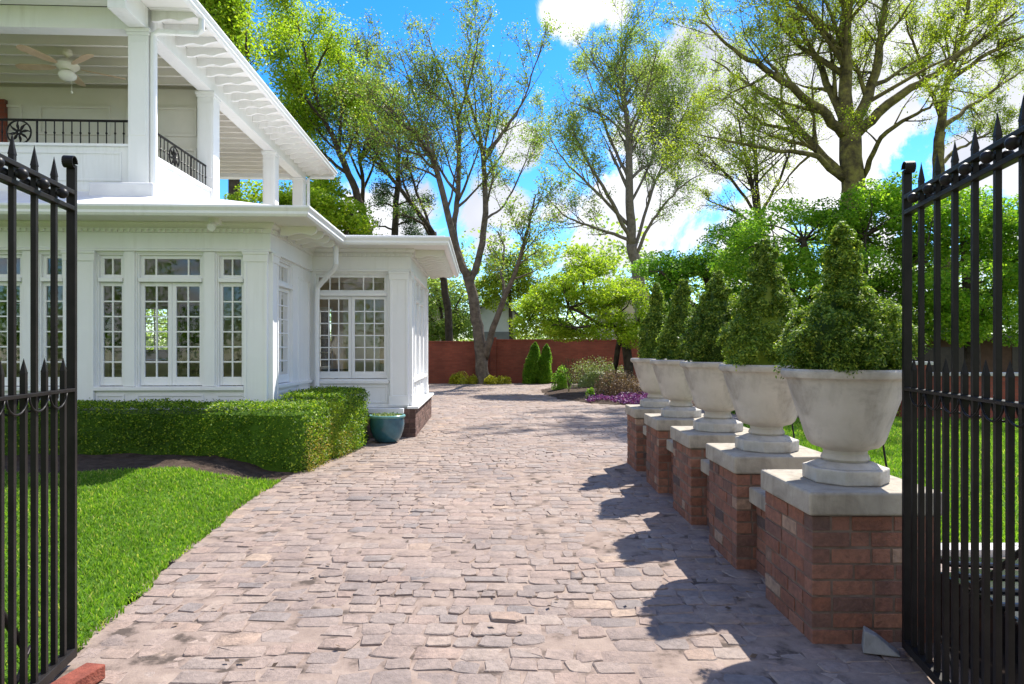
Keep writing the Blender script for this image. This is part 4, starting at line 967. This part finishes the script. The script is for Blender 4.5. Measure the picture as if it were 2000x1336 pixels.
tree('birch_tree', 'tall bright green leafy tree rising over the porch roof end', 'tree', [
    px(Y5, (735, 740, .34), (728, 600, .30), (718, 442, .24)),
    px(Y5, (718, 442, .22), (690, 360, .19), (662, 296, .16), (625, 210, .11), (600, 120, .07), (578, 30, .03)),
    px(Y5, (662, 296, .11), (668, 200, .08), (660, 100, .03), dy=2),
    px(Y5, (640, 245, .1), (590, 180, .07), (560, 90, .03), dy=-2),
    px(Y5, (680, 340, .1), (620, 290, .07), (560, 230, .03), dy=2),
    px(Y5, (610, 150, .07), (640, 90, .05), (650, 55, .02), dy=-1),
    px(Y5, (700, 390, .09), (640, 370, .06), (590, 330, .03), dy=-1),
    px(Y5, (670, 310, .09), (700, 250, .06), (700, 180, .03), dy=1),
], 'bark2', 'lime', 3, (1.6, 2.2, 2.4), (.42, .55, .6), 40000, .115, .6, .4, 31, rs=.85, tip=.011, leaf_lv=1)
tree('linden_tree', 'bright green crown showing over the upper porch gutter', 'tree', [
    px(27, (470, 740, .3), (460, 500, .26), (455, 300, .2)),
    px(27, (455, 300, .18), (445, 150, .12), (420, 40, .06), (400, -60, .03)),
    px(27, (452, 250, .12), (480, 150, .08), (480, 60, .03), dy=-1),
    px(27, (450, 200, .1), (420, 130, .07), (380, 60, .03), dy=1),
    px(27, (448, 160, .08), (465, 90, .06), (440, 10, .03), dy=1),
], 'bark2', 'lime', 3, (1.3, 1.8, 2.0), (.38, .45, .5), 24000, .13, .6, .4, 33, tip=.014)
tree('leaning_tree', 'dark bare tree leaning over the low wing roof', 'tree', [
    px(33, (885, 745, .26), (868, 560, .22), (845, 455, .19)),
    px(33, (845, 455, .17), (790, 378, .13), (742, 312, .09), (704, 225, .05), (682, 150, .02)),
    px(33, (800, 390, .09), (775, 310, .06), (760, 220, .03), dy=2),
    px(33, (850, 470, .10), (815, 430, .07), (770, 420, .03), dy=-1),
    px(33, (760, 335, .08), (710, 300, .05), (680, 260, .02), dy=1),
    px(33, (838, 440, .1), (800, 330, .07), (790, 250, .03), dy=2),
], 'bark2', 'bud', 3, (2.0, 2.6, 3.0), (.5, .58, .6), 10000, .10, .3, .3, 35, rs=.8, tip=.011, leaf_lv=1)
tree('bare_tree', 'dark nearly bare tree beside the pine behind the house roof', 'tree', [
    px(35, (722, 740, .24), (716, 560, .2), (708, 430, .17)),
    px(35, (708, 430, .15), (705, 320, .11), (690, 210, .06), (680, 120, .03)),
    px(35, (706, 380, .1), (740, 290, .07), (760, 190, .03), dy=2),
    px(35, (706, 350, .09), (670, 270, .06), (650, 200, .03), dy=-2),
    px(35, (705, 310, .08), (725, 230, .05), (730, 130, .02), dy=1),
], 'bark2', 'bud', 3, (2.2, 2.8, 3.2), (.52, .58, .6), 14000, .10, .3, .3, 37, rs=.8, tip=.012, leaf_lv=1)
pt = tree('pine_tree', 'dark blue-green pine with layered boughs behind the wing roof', 'tree', [
    px(37, (771, 745, .26), (771, 560, .22), (772, 430, .18), (778, 330, .12), (780, 250, .05)),
] + [px(37, (773, y, .06), (773 + sgn * w * .5, y - 8, .045), (773 + sgn * w, y - 4, .02), dy=d) for y, w, sgn, d in ((440, 60, 1, 1), (450, 55, -1, -1), (400, 62, 1, -1.5), (405, 45, -1, 1.5), (360, 48, 1, 1), (368, 40, -1, -1), (325, 35, 1, -1), (330, 30, -1, 1), (295, 25, 1, .5), (470, 62, 1, 2), (480, 50, -1, -2), (425, 30, 1, 2.4), (385, 30, -1, -2.4))],
    'bark2', 'pine', 2, (2.4, 2.6), (.3, .4), 12000, .10, .34, .05, 39, tip=.012)

def crown_tree(name, label, base, limbs, clumps, n, size, leafm, bark='bark2', seed=0, squash=.62, cr=(.35, .8), twigs=True):
    """leafy tree whose foliage hangs in many flattened clumps round the ends of its limbs"""
    r = np.random.default_rng(seed); b = MB(); base = np.array(base, float)
    root = thing(name, label, 'tree', tuple(base)); lb = MB()
    for l in limbs: q = spline(np.array(l, float), 12); b.tube(q[:, :3], q[:, 3], 8)
    ends = np.array([l[-1][:3] for l in limbs] + [l[len(l) // 2][:3] for l in limbs])
    cs = []
    for (c, rad, m) in clumps:
        c = np.array(c, float); rad = np.array(rad, float)
        d = r.normal(size=(m, 3)); d /= np.linalg.norm(d, axis=1)[:, None]; cs.append(c + d * rad * r.uniform(.35, 1.0, m)[:, None] ** .6)
    cs = np.concatenate(cs)
    if twigs:
        for c in cs[::2]:
            e = ends[np.argmin(np.linalg.norm(ends - c, axis=1))]; mid = (e + c) / 2 + r.normal(0, .12, 3) - np.array([0, 0, .08])
            q = spline([e, mid, c], 6); b.tube(q, np.linspace(.03, .008, 6), 4, False)
    R_ = r.uniform(*cr, len(cs)); w = R_ ** 2; k = r.choice(len(cs), n, p=w / w.sum())
    d = r.normal(size=(n, 3)); d /= np.linalg.norm(d, axis=1)[:, None]; d *= (r.uniform(.15, 1, n) ** .45)[:, None]
    p = cs[k] + d * R_[k][:, None] * np.array([1, 1, squash]); lb.leaves(p, size, .5, .62)
    o = b.build('trunk', M[bark], root, True); o.location = -Vector(base)
    o = lb.build('crown', M[leafm], root); o.location = -Vector(base); return root

def W(px_, py_, Y): return tuple(P(px_, py_, Y))
def L_(*a): return [(*P(x, y, Y), r_) for x, y, Y, r_ in a]
s20 = 20 / F
crown_tree('japanese_maple', 'low spreading lime-green maple over the flower bed before the red wall', (*P(1224, 760, 22)[:2], .1), [
    L_((1226, 772, 22, .17), (1228, 715, 22, .15), (1222, 660, 22, .14), (1240, 640, 22, .12), (1264, 618, 21.8, .09), (1285, 585, 21.5, .05)),
    L_((1204, 770, 22.2, .10), (1203, 705, 22.2, .09), (1211, 655, 22.2, .09), (1200, 640, 22, .08), (1176, 636, 21.6, .06), (1120, 640, 21.2, .03)),
    L_((1211, 655, 22.2, .08), (1182, 618, 22.4, .06), (1150, 588, 22.5, .05), (1138, 540, 22.3, .04), (1150, 505, 22.2, .02)),
    L_((1222, 660, 22, .08), (1210, 610, 22.6, .06), (1205, 560, 23, .03)),
    L_((1176, 636, 21.6, .05), (1110, 600, 21.8, .04), (1050, 600, 22, .02)),
], [(W(1145, 560, 22), (1.5, 1.5, .9), 34), (W(1080, 610, 22), (1.1, 1.2, .6), 22), (W(1215, 600, 21.8), (1.0, 1.2, .8), 20), (W(1150, 510, 22.5), (.6, .8, .5), 9), (W(1130, 640, 21.4), (1.3, .9, .35), 16), (W(1235, 655, 21.5), (.5, .6, .3), 6), (W(1030, 640, 22), (.4, .8, .4), 6)], 46000, .075, 'lime', 'bark2', 51, .5, (.28, .62))
crown_tree('green_shrub_tree', 'dense bright green tree hanging over the far urns', (*P(1400, 760, 24)[:2], 0), [
    L_((1400, 762, 24, .2), (1398, 660, 24, .17), (1390, 580, 24, .13), (1370, 520, 24, .07)), L_((1398, 660, 24, .12), (1340, 580, 23.5, .08), (1290, 530, 23, .04)), L_((1398, 640, 24, .12), (1450, 560, 24, .08), (1470, 500, 24, .04))],
    [(W(1370, 550, 24), (2.0, 1.6, 1.1), 40), (W(1300, 530, 24.5), (1.2, 1.2, .6), 16), (W(1440, 470, 25), (1.4, 1.4, .9), 26), (W(1430, 620, 23), (1.8, 1.0, 1.0), 22), (W(1310, 610, 24), (1.0, 1.0, .8), 14)], 34000, .10, 'deep', 'bark2', 53, .5, (.3, .7))
crown_tree('box_elder_tree', 'broad sunny green tree behind the nearest cone spruce', (*P(1600, 800, 18)[:2], 0), [
    L_((1600, 788, 18, .2), (1598, 660, 18, .17), (1590, 560, 18, .12), (1570, 470, 18, .06)), L_((1598, 640, 18, .12), (1650, 540, 17.8, .08), (1690, 460, 17.5, .04)), L_((1598, 650, 18, .1), (1540, 560, 17.8, .07), (1500, 500, 17.8, .04))],
    [(W(1570, 470, 18.5), (1.9, 1.5, 1.1), 46), (W(1690, 440, 18), (1.3, 1.4, 1.0), 34), (W(1480, 520, 18.5), (1.1, 1.2, .8), 20), (W(1640, 560, 17.5), (1.6, 1.2, 1.0), 30), (W(1720, 600, 17.5), (.9, 1.0, 1.0), 18), (W(1520, 640, 18), (1.2, 1.0, .8), 16), (W(1720, 385, 18.5), (.9, 1.0, .5), 12)], 52000, .085, 'green', 'bark2', 55, .5, (.26, .6))
crown_tree('hornbeam_tree', 'leafy green tree filling the gaps between the gate bars', (*P(1890, 800, 17)[:2], 0), [
    L_((1900, 794, 17, .2), (1898, 660, 17, .17), (1890, 560, 17, .12), (1880, 470, 17, .06)), L_((1898, 640, 17, .12), (1960, 540, 17, .08), (2010, 470, 17, .04)), L_((1898, 650, 17, .1), (1840, 560, 17, .07), (1800, 500, 17, .04))],
    [(W(1880, 450, 17.5), (1.5, 1.3, 1.0), 38), (W(1990, 460, 17), (1.3, 1.4, 1.1), 32), (W(1800, 470, 17.5), (.9, 1.2, 1.0), 22), (W(1900, 560, 16.5), (1.6, 1.1, .7), 26), (W(2040, 580, 17), (.9, 1.0, .7), 12), (W(1800, 570, 17), (.8, 1.0, .5), 12), (W(1830, 640, 17), (.8, 1.0, .5), 12), (W(1950, 645, 17), (.9, 1.0, .5), 14), (W(1760, 660, 17.5), (.6, .8, .6), 9)], 58000, .085, 'green', 'bark2', 57, .5, (.26, .6))
crown_tree('dogwood_tree', 'pale green small tree showing above the red wall between the wing and the forked tree', (*P(868, 740, 35)[:2], 0), [
    L_((868, 737, 35, .14), (866, 660, 35, .12), (860, 600, 35, .08), (850, 560, 35, .04)), L_((866, 650, 35, .08), (890, 600, 35, .05), (905, 570, 35, .03)), L_((866, 650, 35, .07), (840, 620, 35, .05), (820, 600, 35, .03))],
    [(W(862, 610, 35), (1.6, 1.5, 1.4), 36), (W(835, 570, 35), (1.0, 1.2, .9), 16), (W(900, 640, 35), (1.0, 1.2, .5), 12), (W(840, 650, 34.5), (1.0, 1.0, .4), 12)], 13000, .13, 'sage', 'bark2', 59, .6, (.35, .75))
crown_tree('cherry_tree', 'soft yellow-green small tree showing behind the forked trunk', (*P(1000, 740, 38)[:2], 0), [
    L_((1000, 733, 38, .14), (998, 640, 38, .12), (995, 560, 38, .08), (990, 510, 38, .04))],
    [(W(990, 530, 38), (1.3, 1.3, 1.2), 26), (W(1020, 560, 38), (1.0, 1.2, .8), 14), (W(960, 570, 38), (.9, 1.0, .9), 14)], 11000, .13, 'olive', 'bark2', 61, .6, (.35, .75))
crown_tree('hazel_tree', 'bright yellow-green tree behind the porch, above the low roof', (*P(610, 760, 24)[:2], 0), [
    L_((640, 762, 24, .2), (632, 600, 24, .17), (622, 480, 24, .12), (600, 400, 24, .05)), L_((630, 560, 24, .1), (670, 470, 24, .07), (690, 420, 24, .03)), L_((628, 540, 24, .1), (560, 430, 24, .07), (510, 385, 24, .03))],
    [(W(610, 425, 24), (1.7, 1.5, .9), 34), (W(520, 400, 24), (1.2, 1.2, .7), 18), (W(670, 450, 24), (.9, 1.1, .6), 14), (W(630, 360, 25), (.9, 1.0, .5), 10)], 22000, .12, 'lime', 'bark2', 63, .55, (.32, .7))
# far wood beyond the garden
b = MB(); n = 110000; nc = 1900; r = np.random.default_rng(5)
cx = r.uniform(-75, 95, nc); cy = r.uniform(62, 85, nc); top = 11 + 3.0 * fnoise(cx, cx * .3, .13) + 2 * fnoise(cx, cy, .5); cz = .5 + r.uniform(0, 1, nc) ** 1.5 * top
k = r.integers(0, nc, n); d = r.normal(size=(n, 3)); d /= np.linalg.norm(d, axis=1)[:, None]; d *= (r.uniform(.2, 1, n) ** .5)[:, None]
b.leaves(np.stack([cx, cy, cz], 1)[k] + d * np.array([2.0, 2.0, 1.1]), .42, .4, .65)
struct(b.build('far_wood', M['sage']), 'hazy green wood closing the view behind the garden wall', 'wood', 'stuff')

b = MB(); n = 36000; nc = 300; r = np.random.default_rng(6)
cx = r.uniform(-45, 30, nc); cy = r.uniform(-32, -24, nc); cz = .8 + r.uniform(0, 1, nc) * (6.5 + 3 * fnoise(cx, cx * .2, .25))
k = r.integers(0, nc, n); d = r.normal(size=(n, 3)); d /= np.linalg.norm(d, axis=1)[:, None]; d *= (r.uniform(.2, 1, n) ** .5)[:, None]
b.leaves(np.stack([cx, cy, cz], 1)[k] + d * np.array([1.6, 1.6, 1.1]), .28, .4, .65)
struct(b.build('street_wood', M['deep']), 'leafy wood across the street, showing only as reflections in the window glass', 'wood', 'stuff')

# ------------------------------------------------------------------ garden wall, bed plants, far buildings
def gwall(x0, y0, x1, y1, h, label):
    l = math.hypot(x1 - x0, y1 - y0); t = thing('garden_wall', label, 'wall', (x0, y0, 0), math.atan2(y1 - y0, x1 - x0))
    MB().box(0, l, 0, .24, -.05, h).build('brickwork', M['gardenwall'], t); MB().box(-.01, l + .01, -.03, .27, h + .001, h + .07).build('coping', M['gardenwall'], t, bevel=.01)
xw = P(957, 745, 29.2)[0]
gwall(-9, 28.9, xw, 29.2, 1.72, 'red brick garden wall running from the wing to behind the forked tree')
gwall(xw + .26, 29.25, 14, 30.4, 1.80, 'slightly taller red brick garden wall from the forked tree to the flower bed')
t = thing('wall_pier', 'red brick pier where the two garden walls meet behind the tree', 'pier', (xw + .13, 29.3, 0)); MB().box(-.125, .125, -.22, .25, -.05, 1.88).build('shaft', M['gardenwall'], t); MB().box(-.15, .15, -.25, .28, 1.881, 1.95).build('cap', M['gardenwall'], t)
# the bed
BP = [(1.05, 21.7), (1.4, 19.5), (2.08, 17.8), (3.2, 17.2), (6, 16.8), (10, 16.7), (10, 27.5), (3, 26.5), (1.7, 25.8), (1.0, 24)]
inB = inpoly(BP)
def dpoly(poly, X, Y):
    p = np.array(poly); q = np.roll(p, -1, 0); d = np.full(np.shape(X), 9e9)
    for a, c in zip(p, q):
        e = c - a; t = np.clip(((X - a[0]) * e[0] + (Y - a[1]) * e[1]) / (e @ e), 0, 1); d = np.minimum(d, np.hypot(X - a[0] - t * e[0], Y - a[1] - t * e[1]))
    return d
struct(grid_sheet('bed_soil', inpoly(BP), .9, 10, 16.6, 27.5, .09, lambda X, Y: .004 + np.clip(dpoly(BP, X, Y) / .7, 0, 1) * (.10 + .025 * fnoise(X, Y, 3)), M['soil']))
b = MB(); n = 9000; r = np.random.default_rng(9); X = r.uniform(2.0, 4.6, n); Y = r.uniform(17.3, 20.2, n)
kp = inB(X, Y) & (fnoise(X, Y, 1.6, 2) + .45 > .15) & (Y < 18.6 + .5 * (X - 2)) & (Y < 19.7); X, Y = X[kp], Y[kp]
b.leaves(np.stack([X, Y, .02 + np.clip(dpoly(BP, X, Y) / .7, 0, 1) * .1 + r.uniform(0, .14, len(X)) * (.6 + .6 * fnoise(X, Y, 4))], 1), .055, .5, .7)
struct(b.build('ground_cover', M['purple']), 'low purple flowering ground cover along the bed edge', 'ground cover', 'stuff')
shrub('yellow_shrub', 'bright yellow-green round shrub at the wall foot on the wing side of the tree', 'shrub', (*P(902, 748, 28.2)[:2], 0), (.55, .45, .58), 2600, .06, 'yellow', 'yellow shrubs at the wall foot')
shrub('yellow_shrub', 'smallest yellow-green shrub tucked against the tree trunk', 'shrub', (*P(924, 747, 28.1)[:2], 0), (.24, .24, .42), 1100, .06, 'yellow', 'yellow shrubs at the wall foot')
shrub('yellow_shrub', 'low flat yellow-green shrub just past the tree trunk', 'shrub', (*P(959, 748, 28.0)[:2], 0), (.32, .3, .42), 1500, .06, 'yellow', 'yellow shrubs at the wall foot')
shrub('yellow_shrub', 'yellow-green mounded shrub farthest past the trunk towards the arborvitae', 'shrub', (*P(983, 746, 28.2)[:2], 0), (.36, .32, .50), 1700, .06, 'yellow', 'yellow shrubs at the wall foot')
def arb(px_, top, w, label, lean):
    c = P(px_, 745, 28.35); b = MB(); n = 15000; u = rng.uniform(0, 1, n) ** 1.1; th = rng.uniform(0, 6.28, n); H = CH + (HY - top) / F * 28.35
    rr = w * np.interp(u, [0, .15, .6, .9, 1], [.75, 1, .8, .42, .05]) * rng.uniform(.45, 1.12, n) * (1 + .12 * np.sin(th * 3 + u * 11))
    b.leaves(np.stack([rr * np.cos(th) + lean * u, rr * np.sin(th), u * H], 1), .06, .6, .5)
    o = tag(b.build('arborvitae', M['deep']), label, 'shrub', 'columnar shrubs against the red wall'); o.location = (c[0], c[1], 0)
arb(1034, 668, .33, 'dark green columnar arborvitae, the wing side one of the pair at the wall', .25)
arb(1061, 672, .30, 'slightly shorter dark green arborvitae of the pair, nearer the flower bed', .15)
shrub('box_shrub', 'wide grey-green clipped shrub behind the brown shrub in the bed', 'shrub', (*P(1165, 740, 24)[:2], .1), (1.35, .7, 1.15), 9000, .055, 'greyleaf', lumps=14)
shrub('box_shrub', 'small dark green rounded shrub at the tip of the bed', 'shrub', (*P(1098, 748, 23)[:2], .08), (.38, .38, .85), 2600, .055, 'deep', lumps=7)
shrub('brown_shrub', 'rounded brown-leaved shrub beside the farthest urn', 'shrub', (*P(1213, 760, 19.5)[:2], .1), (.95, .7, .85), 9000, .045, 'brownleaf', lumps=13)
shrub('green_tuft', 'little green tuft between mulch and purple flowers', 'plant', (*P(1153, 778, 19)[:2], .1), (.16, .16, .3), 400, .05, 'green', lumps=4)
tree('twiggy_shrub', 'leafless reddish twiggy shrub at the tip of the bed', 'shrub', [
    px(21.5, (1112, 772, .02), (1111, 758, .018))] + [px(21.5, (1111, 758, .013), (1111 + a * .5, 730, .01), (1111 + a, 700, .006), dy=d) for a, d in ((-14, .2), (-6, -.2), (0, .1), (8, .2), (16, -.1), (22, .1))],
    'bark3', 'brownleaf', 2, (5, 6), (.4, .45), 500, .03, .06, .3, 71, tip=.006, jit=.01)
shrub('garden_shrub', 'sunlit green shrub at the far lawn edge seen past the first urn', 'shrub', (*P(1748, 830, 14.4)[:2], 0), (.5, .5, .9), 3000, .06, 'green')
shrub('garden_shrub', 'dark leafy shrub behind the second and third urns', 'shrub', (*P(1470, 800, 15.2)[:2], 0), (.8, .6, .8), 4000, .06, 'deep')
# terrace wall and low dark building behind the gate
t = thing('terrace_wall', 'low brick terrace wall with pale coping beyond the lawn, seen through the gate', 'wall', (8.6, 14.3, 0), R(-3))
b = MB(); b.box(0, 8, 0, .3, -.05, .86); b.build('brickwork', M['gardenwall'], t); MB().box(-.03, 8, -.04, .34, .861, .93).build('coping', M['curb'], t, bevel=.01)
t = thing('terrace_pier', 'red brick pier at the end of the terrace wall beyond the first urn', 'pier', (8.2, 14.0, 0)); MB().box(-.25, .25, -.25, .25, -.05, 1.1).build('shaft', M['gardenwall'], t); MB().box(-.28, .28, -.28, .28, 1.101, 1.17).build('cap', M['curb'], t, bevel=.01)
t = thing('garden_house', 'low dark brown garden building in deep shade behind the gate', 'garden building', (11.6, 21.5, 0), R(-3))
MB().box(0, 11, 0, 4, -.05, 1.75).build('wall', M['brown'], t); MB().box(-.3, 11.3, -.8, 4.3, 1.751, 1.88).build('roof', M['shingle'], t)
for k in range(3): MB().box(.6 + k * 3.4, 2.6 + k * 3.4, -.02, .06, .5, 1.5).build('shutter', M['dark'], t)
# neighbours
def nhouse(name, label, px0, px1, eave, ridge, base, Y, mat, depth=8, gable_front=True, basemat=None, bz=0):
    x0, x1 = (px0 - CX) / F * Y, (px1 - CX) / F * Y; ze, zr = CH + (HY - eave) / F * Y, CH + (HY - ridge) / F * Y; w = x1 - x0; t = thing(name, label, 'house', (x0, Y, 0))
    b = MB(); b.box(0, w, 0, depth, bz, ze); b.add([(0, 0, ze), (w, 0, ze), (w / 2, 0, zr), (0, depth, ze), (w, depth, ze), (w / 2, depth, zr)], None, [(0, 1, 2), (5, 4, 3)]); b.build('wall', M[mat], t)
    if basemat: MB().box(-.04, w + .04, -.04, depth, -.05, bz - .001).build('base', M[basemat], t)
    sl = (zr - ze) / (w / 2); o = .35; b = MB()
    for sg in (-1, 1):
        xe = w / 2 + sg * (w / 2 + o); z_ = ze - o * sl
        v = [(xe, -o, z_), (w / 2, -o, zr), (w / 2, depth + o, zr), (xe, depth + o, z_)]; v += [(a, b_, c + .14) for a, b_, c in v]
        b.add(v, [(0, 1, 2, 3), (7, 6, 5, 4), (0, 4, 5, 1), (1, 5, 6, 2), (2, 6, 7, 3), (3, 7, 4, 0)])
    b.build('roof', M['shingle'], t)
    b = MB(); b.box(w - .12, w + .03, -.03, .1, bz, ze - .1); b.box(-.03, .12, -.03, .1, bz, ze - .1); b.build('corner_board', M['white'], t)
nhouse('garage', 'pale grey gabled garage with dark base behind the garden wall', 930, 1006, 612, 575, 745, 41, 'grey', 7, True, 'greydark', CH + (HY - 648) / F * 41)
nhouse('neighbour_house', 'tan gabled house wall glimpsed behind the lime-green maple', 1195, 1285, 600, 540, 735, 48, 'tan', 8)
nhouse('neighbour_house', 'yellowish gabled house wall glimpsed beside the wing', 760, 868, 608, 560, 735, 46, 'tan', 8)
# leaf litter on the drive
b = MB(); n = 170; r = np.random.default_rng(17); Y = 2.6 + 14 * r.random(n) ** 1.4; X = r.uniform(-2.1, 1.3, n)
b.leaves(np.stack([X, Y, .022 + 0 * X], 1), .035, 2.5, .6)
struct(b.build('leaf_litter', M['leafdry']), 'scattered dry leaf bits on the stone drive', 'leaf litter', 'stuff')

# ------------------------------------------------------------------ sun, sky, camera
SX, SY, SZ = .47, .62, 1.0
el = math.atan2(SZ, math.hypot(SX, SY)); az = math.atan2(SX, SY)
sd = bpy.data.lights.new('sun', 'SUN'); sd.energy = 5.0; sd.angle = R(.5); sd.color = (1, .95, .86)
so = bpy.data.objects.new('sun', sd); C.objects.link(so); so.rotation_euler = Vector((SX, SY, SZ)).to_track_quat('Z', 'Y').to_euler()
w = bpy.data.worlds.new('World'); bpy.context.scene.world = w; w.use_nodes = True; nt = w.node_tree
bg = nt.nodes['Background']; bg.inputs['Strength'].default_value = .14
sky = N(nt, 'ShaderNodeTexSky', sky_type='NISHITA', sun_disc=False, sun_elevation=el, sun_rotation=az, altitude=0, air_density=1.0, dust_density=.2, ozone_density=3.0)
hs = N(nt, 'ShaderNodeHueSaturation', inp={'Saturation': 1.35, 'Value': 1.0}); nt.links.new(sky.outputs[0], hs.inputs['Color'])
tc = nt.nodes.new('ShaderNodeTexCoord'); D = tc.outputs['Generated']
cl = [(1105, 26, .062, 1.0), (1180, 8, .055, .85), (1075, 30, .05, .8), (1370, 190, .13, 1.0), (1500, 190, .11, .85), (1310, 320, .15, .9), (1620, 270, .20, .9), (1850, 150, .22, .85), (1015, 285, .055, 1.0), (1170, 430, .15, .8), (960, 430, .10, .75), (800, 410, .10, .7), (700, 440, .08, .75), (1900, 30, .14, .7), (1450, 470, .13, .75), (2300, 300, .6, .8), (-600, 250, .5, .9)]
acc = None
cl = [(Vector(((a - CX) / F, 1, (HY - b_) / F)), c, e) for a, b_, c, e in cl]
cl += [(Vector(v), c, e) for v, c, e in (((-.2, -1, .5), .75, 1.1), ((.7, -.8, .35), .6, 1.0), ((-.9, -.5, .4), .6, 1.0), ((.1, -.5, 1.2), .5, .95), ((1, .0, .5), .5, .9), ((-1, .25, .7), .4, .9))]  # unseen clouds behind and beside the camera, added as white fill for the shaded facade
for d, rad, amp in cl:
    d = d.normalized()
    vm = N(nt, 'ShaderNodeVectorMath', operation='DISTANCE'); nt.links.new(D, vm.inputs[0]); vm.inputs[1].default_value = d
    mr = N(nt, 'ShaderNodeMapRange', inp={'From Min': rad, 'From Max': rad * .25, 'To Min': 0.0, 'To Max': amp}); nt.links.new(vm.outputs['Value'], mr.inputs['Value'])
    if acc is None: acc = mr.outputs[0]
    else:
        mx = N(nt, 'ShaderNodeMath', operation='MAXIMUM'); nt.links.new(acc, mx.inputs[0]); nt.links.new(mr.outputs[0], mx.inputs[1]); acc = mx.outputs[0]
n1 = noise(nt, 8, 10, .66, D, .5); n2 = noise(nt, 3.2, 4, .5, D)
m1 = N(nt, 'ShaderNodeMath', operation='MULTIPLY_ADD', inp={1: 2.3, 2: -1.15}); nt.links.new(n1.outputs['Fac'], m1.inputs[0])
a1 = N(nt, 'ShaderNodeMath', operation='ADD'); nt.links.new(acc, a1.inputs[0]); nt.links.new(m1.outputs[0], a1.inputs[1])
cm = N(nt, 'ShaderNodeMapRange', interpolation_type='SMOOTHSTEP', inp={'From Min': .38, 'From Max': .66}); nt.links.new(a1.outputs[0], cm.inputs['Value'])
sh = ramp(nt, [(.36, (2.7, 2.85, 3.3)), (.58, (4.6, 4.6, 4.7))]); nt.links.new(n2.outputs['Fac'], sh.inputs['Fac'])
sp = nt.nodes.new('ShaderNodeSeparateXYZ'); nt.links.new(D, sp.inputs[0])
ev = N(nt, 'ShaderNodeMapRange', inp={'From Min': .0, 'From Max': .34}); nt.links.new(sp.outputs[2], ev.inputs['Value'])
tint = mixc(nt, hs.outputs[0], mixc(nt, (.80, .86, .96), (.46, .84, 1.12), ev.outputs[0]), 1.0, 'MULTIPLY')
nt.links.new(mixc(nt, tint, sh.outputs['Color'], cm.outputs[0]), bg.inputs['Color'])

cd = bpy.data.cameras.new('camera'); co = bpy.data.objects.new('camera', cd); C.objects.link(co)
co.location = (0, 0, CH); co.rotation_euler = (R(90), 0, 0); cd.sensor_width = 36; cd.lens = 36 * F / 2000; cd.shift_y = (HY - 668) / 2000; cd.clip_end = 3000; cd.clip_start = .05
S = bpy.context.scene; S.camera = co
S.view_settings.view_transform = 'Standard'; S.view_settings.look = 'None'; S.view_settings.gamma = 1; S.view_settings.exposure = .98
S.cycles.max_bounces = 8; S.cycles.transparent_max_bounces = 12; S.cycles.use_denoising = True
